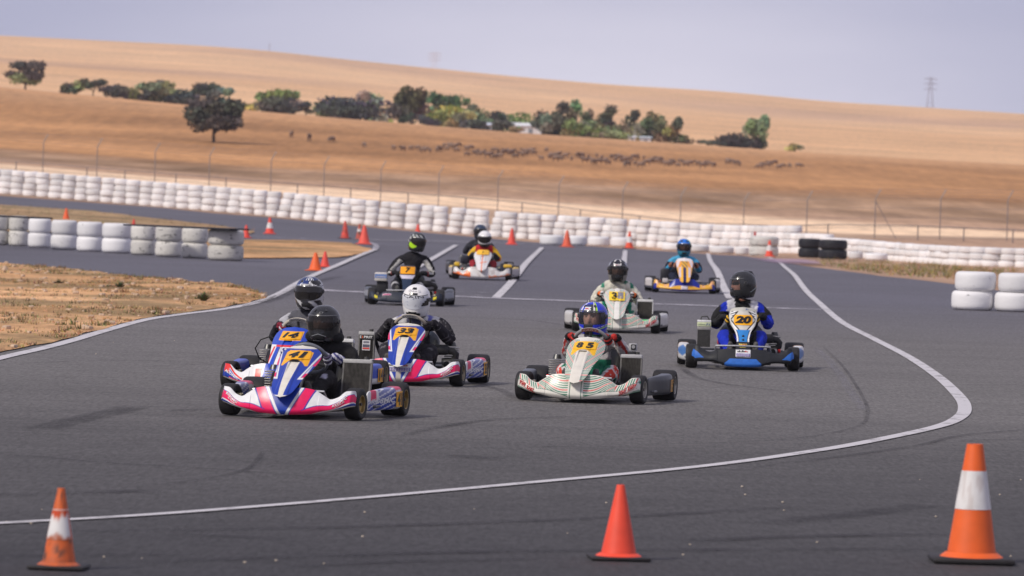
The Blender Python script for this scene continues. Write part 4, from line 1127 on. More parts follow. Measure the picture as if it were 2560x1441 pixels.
def nose_kosmic(x, v):
    X = abs(x)/.165
    if v > .93: return CREAM
    if nose_std_plate(x, v): return YEL
    if abs(x) < lerp(.018, .046, min(1, v/.66)) and v < .74: return CREAM if v < .68 else BLK  # black scoop mouth: shade of the recess painted in
    d = (X-.54)-(v-.40)*.98
    if v > .345 and d > 0:
        if d < .085 or v < .38: return WHITE
        if d < .115: return BLUE
        e = X-.62-(v-.40)*.55
        if v < .60 and e > .05 and v > .46: return WHITE if e < .14 else BLUE
        return PINK
    if v < .04: return WHITE
    return BLUE
def nose_alonso(x, v):
    X = abs(x)/.165
    if abs(x) < .10 and .70 < v < .90: return YEL
    if v > .60: return (.012, .06, .50)
    if v > .56: return RED if X < .6 else WHITE
    if abs(x) < .05 and v > .12: return WHITE if abs(x) < .043 else BLK
    if X > .55 and v > .2: return RED if .62 < X < .74 else WHITE
    return (.012, .06, .50)
def nose_tony(x, v):
    base = (.74, .715, .66)
    if v > .93: return base
    if nose_std_plate(x, v): return (.92, .50, .01)
    if abs(x) < lerp(.036, .058, v): return CREAM
    if abs(x) < lerp(.042, .066, v): return base
    X = abs(x)/.165
    q = 17*(v*1.5-X*.55) if v > .3 else 17*(v*1.9-.1)
    return stripes(q) or base
def nose_three(x, v):
    base = (.76, .74, .70)
    if abs(x) < .034: return base
    if abs(x) < .040: return (.25, .35, .25)
    q = 17*(v*1.15-abs(x)/.165*.55)
    return mixc(stripes(q) or base, base, .35)
def nose_hdk(x, v):
    z = lerp(.19, .66, v); a = abs(x); w = crom(z, NOSES['hdk']['z'], NOSES['hdk']['w'])
    if z < .295: return CHAR
    LB = (.03, .22, .60); G_ = (.50, .49, .45)
    if z < .42:
        return WHITE if a > w-.017 else ((.02, .02, .025) if a > w-.024 else LB)
    if z > .615: return G_
    # black hexagonal outline round the plate
    hx = a/.118+abs(z-.525)/.135
    if a > w-.016: return (.60, .59, .55)
    if 1.08 < hx < 1.22: return BLK
    if hx >= 1.22 and z > .56: return BLK if math.sin((z+a*.4)*260) > .25 else WHITE
    if hx >= 1.22: return WHITE
    return (.56, .54, .49)
def nose_gold(x, v):
    a = abs(x); GD = (.88, .47, .04)
    if v > .86: return (.74, .70, .72)
    if v > .60:
        if a < .055: return mixc((.20, .13, .06), GD, .5+.5*math.sin(v*40+x*90))
        return (.72, .62, .66) if math.sin(a*60+v*9) > -.1 else mixc(GD, ORNG, .4)
    if a < .028: return (.012, .018, .10)
    if a < .066: return GD
    return (.62, .55, .66) if a < .105 and v > .2 else (.74, .40, .12)
def nose_white7(x, v):
    if v > .78 and abs(x) < .13: return (.92, .47, .02)
    if abs(x) < .009: return ORNG
    if abs(v-.40-.5*x) < .02 and -.04 < x < .09: return mixc(ORNG, (.7, .3, .2), .4)
    return (.70, .68, .69)
def nose_black7(x, v):
    z = lerp(.19, .605, v)
    if .40 < z < .455: return (.60, .56, .68)
    if z < .40: return (.020, .035, .075)
    return (.05, .055, .075)

def wheel(kart, x, y, r, w, rimcol, steer=0.0, side=1, edge=None):
    m_ = MB(); h = w/2; q = r*.17
    prof = [(r*.54, -h*.86), (r*.72, -h*.96), (r-q*1.1, -h), (r-q*.45, -h*.95), (r-q*.08, -h*.80), (r, -h*.5), (r+.001, 0), (r, h*.5), (r-q*.08, h*.80), (r-q*.45, h*.95), (r-q*1.1, h), (r*.72, h*.96), (r*.54, h*.86)]
    def cf(a, hh, rr):
        return (.020, .019, .021) if rr > r-q*.6 else (.026, .025, .027)
    m_.lathe(prof, BLK, 'X', 36, colf=cf)
    if edge:
        m_.lathe([(r-q*.9, side*h*1.005), (r-q*.62, side*h*.992)], edge, 'X', 36)
    o = m_.obj('tyre', M_RUBBER, kart); o.location = (x, y, r); o.rotation_euler = (0, 0, steer)
    k = MB(); s_ = side
    k.lathe([(r*.56, s_*h*.84), (r*.58, s_*h*.93), (r*.53, s_*h*.92), (r*.50, s_*h*.55), (r*.30, s_*h*.35), (r*.26, s_*h*.62), (0.001, s_*h*.64)], rimcol, 'X', 28)
    k.lathe([(r*.10, s_*h*.62), (r*.10, s_*h*.85), (.001, s_*h*.86)], (.10, .09, .09), 'X', 10)
    k.obj('rim', M_METAL, o)
    return o
def sidepod(kart, s_, colf, deco=None, xo0=.575, xo1=.685):
    """pod on side s_ (+1 right in the picture)"""
    y0, y1 = -.36, .385
    def sec(t):
        xo = lerp(xo0, xo1, sstep(0, .9, t)); xi = .555; zt = lerp(.222, .252, t); zb = .065
        e = min(1, t/.10, (1-t)/.08); e = .62+.38*math.sqrt(max(0, 1-(1-e)**2))
        return xo, xi, zb, zt, e
    def fn(t, q):
        xo, xi, zb, zt, e = sec(t); cx, cz = (xo+xi)/2, (zb+zt)/2; a = 2*math.pi*q
        p = 4.2; c, d = math.cos(a), math.sin(a); k = (abs(c)**p+abs(d)**p)**(-1/p)
        return Vector((s_*(cx+(xo-xi)/2*k*c*e - (xo-xi)/2*(1-e)*.0), lerp(y0, y1, t), cz+(zt-zb)/2*k*d*e))
    m_ = MB(); us = [0, .015, .03, .06]+lin(.10, .92, 44)+[.95, .98, 1]; qs = lin(0, 1, 61)
    m_.grid(fn, us, qs, lambda t, q, p: colf(t, p))
    for t, yo in ((0, 0), (1, 0)):   # end caps
        ring = [fn(t, q) for q in qs[:-1]]; c = sum((Vector(p) for p in ring), Vector())/len(ring)
        n = len(ring); mid = [Vector(p).lerp(c, .5) for p in ring]
        V = ring+mid+[c]; m_.add(V, [(i, (i+1) % n, n+(i+1) % n, n+i) for i in range(n)]+[(n+i, n+(i+1) % n, 2*n) for i in range(n)], [tuple(colf(t, p)) for p in V])
    if deco:
        def outer(t, v):
            xo, xi, zb, zt, e = sec(t); z = lerp(zb, zt, v)
            return Vector((s_*(xo*1.0-.0+.002-.05*max(0, abs(v-.5)-.36)**1.0), lerp(y0, y1, t), z))
        deco(m_, outer, s_)
    return m_.obj('side_pod', M_PAINT, kart)
def radiator(kart, x, y, z0, w, h, yaw=0.0, tilt=-12, frame=(.40, .40, .40), sticker=None, cam_=False, side_frame=None):
    R = Matrix.Rotation(math.radians(yaw), 3, 'Z') @ Matrix.Rotation(math.radians(tilt), 3, 'X')
    O = Vector((x, y, z0)); T = lambda p: O+R @ Vector(p)
    m_ = MB(); n = 54
    def fn(u, v):
        k = int(round(u*n)); return T((w*(u-.5), -.028-(.008 if k % 2 else 0), h*v))
    def cf(u, v, p):
        k = int(round(u*n)); g = .17 if k % 2 else .045
        g *= 1+.5*nz(u*8, v*6, 1.5, x*9)
        return (g*1.05, g, g*.92)
    m_.grid(fn, lin(0, 1, n+1), lin(0, 1, 14), cf)
    m_.box(*T((0, .0, h/2)), w, .05, h, (.10, .10, .10), R)
    sf = side_frame or (.16, .155, .15)
    for s_ in (-1, 1): m_.box(*T((s_*(w/2+.006), 0, h/2)), .013, .062, h, sf, R)
    m_.box(*T((0, -.002, h+.016)), w+.024, .072, .035, frame, R, .008)
    m_.box(*T((0, -.002, -.014)), w+.024, .068, .03, sf, R, .006)
    m_.tube([T((w*.3, 0, h+.03)), T((w*.3, 0, h+.058))], .02, (.05, .05, .05), n=12)
    if sticker: sticker(m_, T, w, h)
    o = m_.obj('radiator', M_PLASTIC, kart)
    MB().tube([T((-w*.4, .02, -.02)), (x*.72, y+.03, .09), (x*.5, y+.06, .06)], .013, (.05, .05, .06), n=8).obj('bracket', M_METAL, kart)
    MB().tube([T((w*.1, .03, h*.95)), T((w*.1-.05*(1 if x > 0 else -1), .12, h*.9)), (x*.78, y+.22, .28), (x*.70, y+.26, .20)], .018, (.02, .02, .025), n=9).obj('hose', M_RUBBER, kart)
    if cam_:
        c = MB(); b = T((w*.05, 0, h+.04))
        c.box(b.x-.01, b.y, b.z+.012, .07, .05, .022, (.03, .03, .035), bev=.005); c.box(b.x, b.y, b.z+.062, .072, .05, .066, (.42, .42, .44), bev=.008)
        c.box(b.x+.008, b.y-.026, b.z+.064, .045, .012, .050, (.02, .02, .025), bev=.006)
        c.tube([(b.x+.010, b.y-.034, b.z+.066), (b.x+.010, b.y-.040, b.z+.066)], .016, (.30, .30, .32), n=14)
        c.obj('action_camera', M_PLASTIC, kart)
    return o
def engine(kart, s_, exhaust, tall=.36, cable=False):
    e = MB(); x = s_*.36; g = (.23, .225, .22)
    e.box(x, .26, .13, .16, .24, .14, (.16, .155, .15), bev=.02)
    for k in range(7): e.box(x, .24, .215+k*.02, .13, .14, .010, g, bev=.003)
    e.tube([(x, .24, .35), (x, .24, tall+.03)], [.045, .03], (.10, .10, .10), n=12)
    e.box(x-s_*.02, .10, .17, .10, .11, .09, (.42, .41, .40), bev=.02); e.tube([(x-s_*.02, .02, .18), (x-s_*.02, .10, .18)], .032, (.03, .03, .03), n=12)
    e.box(x+s_*.05, .08, .19, .03, .03, .04, RED, bev=.006)
    e.tube([(x+s_*.06, .03, .16), (x+s_*.06, -.05, .15), (x+s_*.01, -.08, .14)], .012, (.55, .53, .50), n=8)
    e.obj('engine', M_METAL, kart)
    if cable:
        c = MB(); c.tube([(x-s_*.05, .06, .22), (x+s_*.02, -.02, .27), (x+s_*.045, -.08, .36), (x-s_*.01, -.10, .44), (x-s_*.09, -.10, .47), (s_*.2, -.1, .45)], .006, (.02, .02, .02), n=7)
        c.obj('throttle_cable', M_RUBBER, kart)
    if exhaust:
        p = MB(); p.tube([(s_*.20, .12, .315), (s_*.32, .12, .318), (s_*.34, .12, .318)], [.050, .050, .042], (.028, .028, .03), n=16)
        p.tube([(s_*.33, .12, .318), (s_*.385, .12, .308), (s_*.415, .13, .275), (s_*.41, .14, .235), (s_*.37, .15, .212), (s_*.28, .16, .205)], .032, (.02, .02, .022), n=14)
        p.obj('exhaust', M_RUBBER, kart)
def steering(kart, C=(0, -.05, .515), r=.155, col=(.30, .28, .25), pad=None, minor=.0165):
    tau = math.radians(38); X = Vector((1, 0, 0)); U = Vector((0, -math.sin(tau), math.cos(tau))); N = Vector((0, math.cos(tau), math.sin(tau)))
    C = Vector(C); m_ = MB(); pts = []
    for k in range(40):
        a = 2*math.pi*k/40; q = 1-.10*max(0, -math.sin(a))**3
        pts.append(C+(X*math.cos(a)+U*math.sin(a)*q)*r)
    m_.tube(pts, minor, col, n=10, closed=True)
    for a in (90, 205, 335): m_.tube([C-N*.03, C+(X*math.cos(math.radians(a))+U*math.sin(math.radians(a)))*r*.97], .012, (.06, .06, .065), n=8)
    m_.tube([C-N*.045, C+N*.0], .04, (.05, .05, .055), n=14)
    if pad:
        fn = lambda u, v: C+(X*math.cos(lerp(2.05, 1.09, u))+U*math.sin(lerp(2.05, 1.09, u)))*(r+.012)-N*(minor*1.1)*1.0+(U*(v-.5)*.036)-N*.004
        m_.grid(fn, lin(0, 1, 14), lin(0, 1, 3), pad[1]); m_.text(pad[0], fn, .08, .92, .2, .8, pad[2], off=.003, shear=.15)
    o = m_.obj('steering_wheel', M_PLASTIC, kart)
    MB().tube([C-N*.03, C-N*.30+Vector((0, -.02, -.06))], .012, (.35, .35, .36), n=8).obj('steering_column', M_METAL, kart)
    return C, X, U, N, r
def build_kart(label, px, py, yaw, P):
    """px, py: where the bottom middle of the front fairing shows in the photograph"""
    q = at(px, py, .034); rz = math.radians(yaw)
    off = Matrix.Rotation(rz, 3, 'Z') @ Vector((0, -.865, 0))
    loc = Vector((q.x-off.x, q.y-off.y, hgt(q.x, q.y)))
    K = empty('racing_kart', loc, rz); tag(K, label, 'go-kart', 'racing karts on the track')
    # chassis
    f = MB(); ft = P.get('frame', (.18, .18, .19))
    for s_ in (-1, 1): f.tube([(s_*.20, -.72, .07), (s_*.24, -.45, .065), (s_*.31, -.1, .06), (s_*.31, .35, .06), (s_*.30, .62, .08)], .015, ft, n=8)
    for y in (-.70, -.40, .1, .60): f.tube([(-.30, y, .07), (.30, y, .07)], .014, ft, n=8)
    for s_ in (-1, 1):
        f.tube([(s_*.32, -.25, .07), (s_*.60, -.22, .10), (s_*.62, .30, .10), (s_*.32, .34, .07)], .012, ft, n=8)
        f.tube([(s_*.26, -.52, .09), (s_*.47, -.53, .12)], .016, P.get('hub', (.45, .40, .28)), n=8)
        f.box(s_*.44, -.53, .125, .05, .07, .11, P.get('hub', (.45, .40, .28)), bev=.01)
        f.tube([(0, -.44, .13), (s_*.43, -.46, .13)], .008, (.4, .4, .4), n=6)
    f.tube([(-.62, .53, .138), (.62, .53, .138)], .024, (.30, .30, .30), n=10)
    f.obj('chassis', M_METAL, K)
    MB().box(0, -.30, .045, .44, .74, .012, (.12, .12, .125), bev=.003).obj('floor_tray', M_METAL, K)
    rb = MB(); rb.tube([(-.50, .62, .12), (-.46, .74, .13), (.46, .74, .13), (.50, .62, .12)], .05, (.02, .02, .022), n=10); rb.obj('rear_bumper', M_PLASTIC, K)
    if P.get('bar', True):
        bz = P.get('bar_z', .226); b = MB(); b.tube([(-.30, -.60, .15), (-.29, -.68, bz-.004), (-.1, -.70, bz), (.1, -.70, bz), (.29, -.68, bz-.004), (.30, -.60, .15)], .010, (.55, .55, .56), n=8); b.obj('bumper_bar', M_METAL, K)
    for s_ in (-1, 1):
        wheel(K, s_*P.get('ftrack', .515), -.53, .127, .125, P.get('rim', (.40, .33, .20)), math.radians(P.get('steer', 0)), s_, P.get('edge'))
        wheel(K, s_*.585, .53, .138, .205, P.get('rim', (.40, .33, .20)), 0, s_, P.get('edge'))
    # seat
    s = MB()
    def seat(u, v):
        a = math.radians(lerp(-125, 125, u)); hgt_ = lerp(.16, .44, max(0, math.cos(a*.62))**1.5)
        r = .165+.045*v; lean = .16*v*max(0, math.cos(a))
        return Vector((math.sin(a)*r*1.12, .19+math.cos(a)*r*.95+lean, .07+hgt_*v))
    s.grid(seat, lin(0, 1, 30), lin(0, 1, 10), P.get('seat', (.03, .035, .05)))
    s.obj('seat', M_PAINT, K, solid=.01)
    # fairing
    shp = P['shape']; ff = fair_fn(shp); m_ = MB()
    us = lin(-1, 1, 281); vs = [-.06]+lin(0, 1, 50)+[1.04, 1.10]
    def ffn(u, v):
        if v < 0: p = ff(u, 0); return p+Vector((0, .05, .004))
        if v > 1: p = ff(u, 1); return p+Vector((0, (v-1)*.5, -(v-1)*.06-(.012 if v > 1.08 else 0)))
        return ff(u, v)
    m_.grid(ffn, us, vs, None, ss=P['fair'])
    if P.get('fair_deco'): P['fair_deco'](m_, ff)
    m_.obj('front_fairing', P.get('fmat', M_PAINT), K, solid=.008)
    # nose
    nf = nose_fn(P['nose_shape']); m_ = MB()
    NN = NOSES[P['nose_shape']]; wv = [max(1e-4, crom(lerp(NN['z'][0], NN['z'][-1], i/400), NN['z'], NN['w'])) for i in range(401)]
    m_.grid(nf, lin(-1, 1, 91), lin(0, 1, 120), None, ss=lambda u, v: P['nose'](u*wv[int(v*400)], v))
    if P.get('nose_deco'): P['nose_deco'](m_, nf)
    m_.obj('nose_panel', M_PAINT, K, solid=.006)
    plate = P.get('plate')
    if plate:
        m_ = MB(); plate(m_, nf); m_.obj('number_plate', M_PAINT, K)
    MB().tube([(0, -.40, .10), (0, -.46, .30), (0, -.36, .44)], .012, (.3, .3, .3), n=7).obj('nose_bracket', M_METAL, K)
    for s_ in (-1, 1): sidepod(K, s_, P['pod'], (P.get('pod_deco') or {}).get(s_))
    if P.get('radiator'): radiator(K, *P['radiator'][0], **P['radiator'][1])
    engine(K, P.get('engine', -1), P.get('exhaust', False), cable=P.get('cable', False))
    P['wheelgeo'] = steering(K, col=P.get('swcol', (.03, .03, .033)), pad=P.get('pad'), C=P.get('swc', (0, -.06, .515)))
    if P.get('extra'): P['extra'](K)
    return K
# ------------------------------------------------------------------ drivers
def helm_fn(big=1.0):
    vz = [-.150, -.146, -.110, -.055, 0.0, .050, .092, .122, .138, .143]
    vr = [.086, .103, .120, .129, .132, .127, .107, .075, .043, .0]
    vv = [0, .06, .18, .34, .50, .64, .77, .87, .94, 1.0]
    def fn(u, v):
        z = crom(v, vv, vz); r = max(1e-4, crom(v, vv, vr)); a = math.pi*u
        k = 1.12+(.13*math.exp(-((z+.105)/.05)**2) if math.cos(a) > 0 else -.0)*max(0, math.cos(a))**2
        if math.cos(a) < 0 and z < -.05: k -= .12*min(1, (-.05-z)/.08)*(-math.cos(a))
        return Vector((r*math.sin(a), -r*math.cos(a)*k, z))*big
    return fn
def v_of_z(z):
    vz = [-.150, -.146, -.110, -.055, 0.0, .050, .092, .122, .138, .143]; vv = [0, .06, .18, .34, .50, .64, .77, .87, .94, 1.0]
    return float(np.interp(z, vz, vv))
def helmet(person, loc, yaw, pitch, colf, visor, roll=0.0, deco=None, clear=False, mat=None, spoiler=False, vent=(.03, .03, .034)):
    """colf(az in degrees, z, side)"""
    fn = helm_fn(); m_ = MB()
    va, vb = v_of_z(-.050), v_of_z(.056)
    skip = (lambda u, v: abs(u) < .30 and va < v < vb) if clear else None
    m_.grid(fn, lin(-1, 1, 97), lin(0, 1, 64), lambda u, v, p: colf(u*180, p.z), skip=skip)
    if spoiler:
        m_.tube([(0, .02, .135), (0, .10, .115), (0, .145, .06)], [.012, .022, .008], colf(180, .1), n=10)
    if deco: deco(m_, fn)
    g1 = m_._off(fn, .006)
    for s_ in (-1, 1): m_.grid(g1, lin(s_*.16-.035, s_*.16+.035, 4), lin(v_of_z(.098), v_of_z(.114), 3), vent)
    m_.grid(m_._off(fn, .005), lin(-.40, .40, 30), lin(v_of_z(.0625), v_of_z(.0685), 2), (.10, .10, .11))
    m_.grid(m_._off(fn, .004), lin(-1, 1, 60), lin(.02, .055, 2), (.02, .02, .022))
    o = m_.obj('helmet', mat or M_SHELL, person); o.location = loc; o.rotation_euler = (math.radians(pitch), math.radians(roll), math.radians(yaw)); o.rotation_mode = 'XYZ'
    f2 = lambda u, v: Vector(fn(u, v))*1.028+Vector((0, -.001, 0))
    k = MB(); a_, b_ = v_of_z(-.060), v_of_z(.064)
    def vis(u, v):
        uu = lerp(-.42, .42, u); w = abs(uu)/.42; lo = lerp(a_, v_of_z(-.012), w**2.6); hi = lerp(b_, v_of_z(.048), w**3)
        return f2(uu, lerp(lo, hi, v))
    k.grid(vis, lin(0, 1, 40), lin(0, 1, 14), (1, 1, 1)); k.obj('visor', visor, o)
    # chin vent and pivot knobs
    d = MB(); f3 = lambda u, v: Vector(fn(u, v))*1.01
    d.grid(f3, lin(-.10, .10, 9), lin(v_of_z(-.118), v_of_z(-.085), 4), (.02, .02, .022))
    d.obj('chin_vent', M_PLASTIC, o)
    for s_ in (-1, 1):
        p = Vector(fn(s_*.44, v_of_z(.015))); n_ = Vector((p.x, p.y*.5, 0)).normalized()
        MB().tube([p*1.0, p+n_*.011], [.022, .017], (.05, .05, .055), n=14).obj('visor_pivot', M_PLASTIC, o)
    return o
def head_add(m_, T, skin, brow=(.09, .06, .045), glasses=False, mask=None):
    def fn(u, v):
        a = math.pi*u; ph = lerp(-math.pi/2, math.pi/2, v); z = .118*math.sin(ph); r = math.cos(ph)
        x = .080*r*math.sin(a); y = -.098*r*math.cos(a)
        if math.cos(a) > 0:
            xx = x; nose = math.exp(-(xx/.014)**2)*math.exp(-((z+.020)/.022)**2)*.022+math.exp(-(xx/.010)**2)*math.exp(-((z-.005)/.022)**2)*.010
            sock = sum(math.exp(-((xx-s_*.032)/.016)**2)*math.exp(-((z-.018)/.011)**2) for s_ in (-1, 1))*.010
            browr = math.exp(-((z-.038)/.010)**2)*.005
            lip = math.exp(-(xx/.022)**2)*math.exp(-((z+.060)/.010)**2)*.005
            y += -nose+sock-browr-lip
        return Vector((x, y, z))
    def cf(u, v, p):
        if mask and p.z < mask: return (.035, .035, .04)
        a = abs(p.x)
        if p.y < 0:
            if glasses and abs(p.z-.016) < .017 and .006 < a < .062: return (.006, .006, .007)
            if glasses and abs(p.z-.022) < .005 and a < .075: return (.01, .01, .01)
            e = ((a-.032)/.013)**2+((p.z-.017)/.0055)**2
            if e < .35: return (.02, .015, .012)
            if e < 1: return (.45, .42, .40)
            if e < 1.9: return mixc(skin, brow, .45)
            if abs(p.z-.037+.1*(a-.03)**2*10) < .0065 and .012 < a < .055: return brow
            if abs(p.z+.060) < .006 and a < .024: return (.40, .16, .13)
        if p.z > .062 or p.y > .02: return (.05, .035, .025)
        return skin
    m_.grid(lambda u, v: T @ fn(u, v), lin(-1, 1, 73), lin(0, 1, 54), lambda u, v, p: cf(u, v, fn(u, v)))
def skin_mesh(nodes, edges, root, sub=2):
    me = bpy.data.meshes.new('sk'); me.from_pydata([n[0] for n in nodes], edges, []); me.update()
    o = bpy.data.objects.new('sk', me); COL.objects.link(o)
    md = o.modifiers.new('skin', 'SKIN'); md.use_smooth_shade = True; md.branch_smoothing = .6
    sv = me.skin_vertices[0].data
    for i, n in enumerate(nodes):
        r = n[1]; sv[i].radius = r if isinstance(r, tuple) else (r, r); sv[i].use_root = (i == root)
    ss = o.modifiers.new('sub', 'SUBSURF'); ss.levels = sub; ss.render_levels = sub
    bpy.context.view_layer.update()
    ev = o.evaluated_get(bpy.context.evaluated_depsgraph_get())
    m2 = bpy.data.meshes.new_from_object(ev)
    V = [v.co.copy() for v in m2.vertices]; Fc = [tuple(p.vertices) for p in m2.polygons]
    bpy.data.objects.remove(o); bpy.data.meshes.remove(me); bpy.data.meshes.remove(m2)
    return V, Fc
OFF = [0, 0, 0]   # offset of the vertex being coloured from its bone
def seg_t(p, a, b):
    d = b-a; t = max(0, min(1, (p-a).dot(d)/max(1e-9, d.dot(d)))); return t, (p-(a+d*t)).length
def driver(label, K, P, suit, D):
    """a seated figure; suit(bone, t, p, side) gives the base colour"""
    k = D.get('k', 1.0); sh = Vector(D.get('shift', (0, 0, 0))); tw = D.get('twist', 0.0)
    C, X, U, N, r = P['wheelgeo']
    w = D.get('shoulder', .185)
    J = {'pelvis': Vector((0, .20, .17)), 'spine': Vector((0, .27, .33))+sh*.5, 'chest': Vector((0, .27, .485*k+.0))+sh*.9, 'neckb': Vector((0, .24, .60*k))+sh, 'neck': Vector((0, .215, .67*k))+sh*1.05}
    ga = D.get('hands', (166, 14))
    for s_, nm in ((-1, 'R'), (1, 'L')):
        J['sh'+nm] = J['neckb']+Vector((s_*w, .035+s_*tw, -.025*k))
        a = math.radians(ga[0] if s_ < 0 else ga[1]); G = C+(X*math.cos(a)+U*math.sin(a))*r; Rr = (X*math.cos(a)+U*math.sin(a)); Tn = (-X*math.sin(a)+U*math.cos(a))*(1 if s_ > 0 else -1)
        pal = G+Rr*.022+N*.030-Tn*.005
        wr = pal+N*.055+Rr*.035-Tn*.035
        J['wr'+nm] = wr; J['pa'+nm] = pal; J['g'+nm] = (G, Rr, Tn)
        mid = (J['sh'+nm]+wr)/2
        J['el'+nm] = mid+Vector((s_*D.get('elbow', .10), .07, D.get('drop', -.165)))
        J['ua'+nm] = J['sh'+nm].lerp(J['el'+nm], .5)+Vector((s_*.015, 0, .01)); J['fa'+nm] = J['el'+nm].lerp(wr, .5)+Vector((0, 0, -.01))
        J['hip'+nm] = Vector((s_*.105, .14, .155)); kn = D.get('knee', (.205, -.20, .33)); J['kn'+nm] = Vector((s_*kn[0], kn[1], kn[2]))
        J['an'+nm] = Vector((s_*.135, -.53, .155)); J['he'+nm] = Vector((s_*.135, -.585, .125)); J['to'+nm] = Vector((s_*.138, -.60, .305))
    rs = D.get('bulk', 1.0)
    names = ['pelvis', 'spine', 'chest', 'neckb', 'neck']; R = {'pelvis': (.16, .15), 'spine': (.16, .15), 'chest': (.175, .155), 'neckb': (.125, .115), 'neck': (.068, .068)}
    nodes = [(J[n], tuple(v*rs for v in R[n])) for n in names]; edges = [(i, i+1) for i in range(4)]; bones = [('torso', 'pelvis', 'spine', .13), ('torso', 'spine', 'chest', .14), ('torso', 'chest', 'neckb', .13), ('neck', 'neckb', 'neck', .06)]
    for nm in 'RL':
        base = 3; prev = base
        for n, rad in (('sh', .092), ('ua', .074), ('el', .066), ('fa', .057), ('wr', .042), ('pa', .038)):
            nodes.append((J[n+nm], rad*(rs if n in ('sh', 'ua', 'el', 'fa') else 1))); edges.append((prev, len(nodes)-1)); prev = len(nodes)-1
        bones += [('upperarm'+nm, 'sh'+nm, 'el'+nm, .065), ('forearm'+nm, 'el'+nm, 'wr'+nm, .045), ('hand'+nm, 'wr'+nm, 'pa'+nm, .035)]
        prev = 0
        for n, rad in (('hip', .115), ('kn', .084), ('an', .050), ('he', .042), ('to', .036)):
            nodes.append((J[n+nm], rad*(rs if n in ('hip', 'kn') else 1))); edges.append((prev, len(nodes)-1)); prev = len(nodes)-1
        bones += [('thigh'+nm, 'hip'+nm, 'kn'+nm, .09), ('shin'+nm, 'kn'+nm, 'an'+nm, .06), ('foot'+nm, 'he'+nm, 'to'+nm, .04), ('foot'+nm, 'an'+nm, 'he'+nm, .045)]
    V, Fc = skin_mesh([(tuple(p), q) for p, q in nodes], edges, 0, 3)
    tmp = bpy.data.meshes.new('tmp'); tmp.from_pydata([tuple(v) for v in V], [], Fc); tmp.update()   # creases of the suit
    V = [p-n.vector*(.010*max(0, 1-abs(noise.noise(p*13+Vector((K.location.x, 0, 0))))*4.5)+.006*max(0, 1-abs(noise.noise(p*24))*4)) for p, n in zip(V, tmp.vertex_normals)]
    bpy.data.meshes.remove(tmp)
    cols = []
    for p in V:
        best = None
        for bn, a, b, rad in bones:
            t, d = seg_t(p, J[a], J[b]); sc_ = d/rad
            if best is None or sc_ < best[0]: best = (sc_, bn, t, p-J[a].lerp(J[b], t))
        OFF[:] = best[3]; bn = best[1]; side = 1 if bn[-1] == 'L' else (-1 if bn[-1] == 'R' else (1 if p.x > 0 else -1))
        cols.append(tuple(suit(bn[:-1] if bn[-1] in 'RL' else bn, best[2], p, side)))
    m_ = MB(); m_.add(V, Fc, cols)
    # fingers closed round the wheel rim, thumb along it
    gl = D.get('glove', BLK); gl2 = D.get('glove2', gl)
    for nm in 'RL':
        G, Rr, Tn = J['g'+nm]; pal = J['pa'+nm]
        for q, (o_, ln) in enumerate(((.034, .95), (.012, 1.06), (-.010, 1.0), (-.031, .82))):
            b = G+Tn*o_
            pts = [(b+Rr*.026+N*.020, .0115), (b+Rr*(.030*ln)-N*.008, .0115), (b+Rr*.012-N*(.030*ln), .0105), (b-Rr*(.014*ln)-N*.026, .0098), (b-Rr*(.027*ln)-N*.006, .0085)]
            v2, f2 = skin_mesh([(tuple(p), r_) for p, r_ in pts], [(i, i+1) for i in range(4)], 0, 1)
            m_.add(v2, f2, gl if q % 2 else gl2)
        pts = [(pal+Tn*.012, .015), (G+Tn*.034+N*.026-Rr*.004, .0125), (G+Tn*.058+N*.016-Rr*.012, .0105), (G+Tn*.072+N*.004-Rr*.014, .0088)]
        v2, f2 = skin_mesh([(tuple(p), r_) for p, r_ in pts], [(0, 1), (1, 2), (2, 3)], 0, 1)
        m_.add(v2, f2, gl)
    hl = J['neck']+Vector(D.get('head', (0, -.02, .145))); yw, pt = D.get('look', (0, 8)); rl = D.get('roll', 0)
    Rm = Matrix.Rotation(math.radians(yw), 4, 'Z') @ Matrix.Rotation(math.radians(rl), 4, 'Y') @ Matrix.Rotation(math.radians(pt), 4, 'X')
    T = Matrix.Translation(hl) @ Rm @ Matrix.Translation(Vector((0, -.022, -.004)))
    head_add(m_, T, D.get('skin', (.50, .27, .19)), glasses=D.get('glasses', False), mask=D.get('mask'))
    o = m_.obj('person', M_CLOTH, None, ang=80); o.location = K.location; o.rotation_euler = K.rotation_euler
    tag(o, label, 'person', 'kart drivers')
    helmet(o, hl, yw, pt, D['helm'], D['visor'], rl, D.get('hdeco'), D.get('clear', False), spoiler=D.get('spoiler', False), vent=D.get('vent', (.03, .03, .034)))
    if D.get('collar'):   # padded neck brace
        cb = MB(); c = J['neckb']+Vector((0, -.01, .075)); pts = [c+Vector((math.sin(a)*.115, -math.cos(a)*.115, .012*math.cos(a))) for a in lin(0, 2*math.pi, 25)[:-1]]
        cb.tube(pts, .045, D['collar'], n=10, closed=True); cb.obj('neck_brace', M_CLOTH, o)
    return o
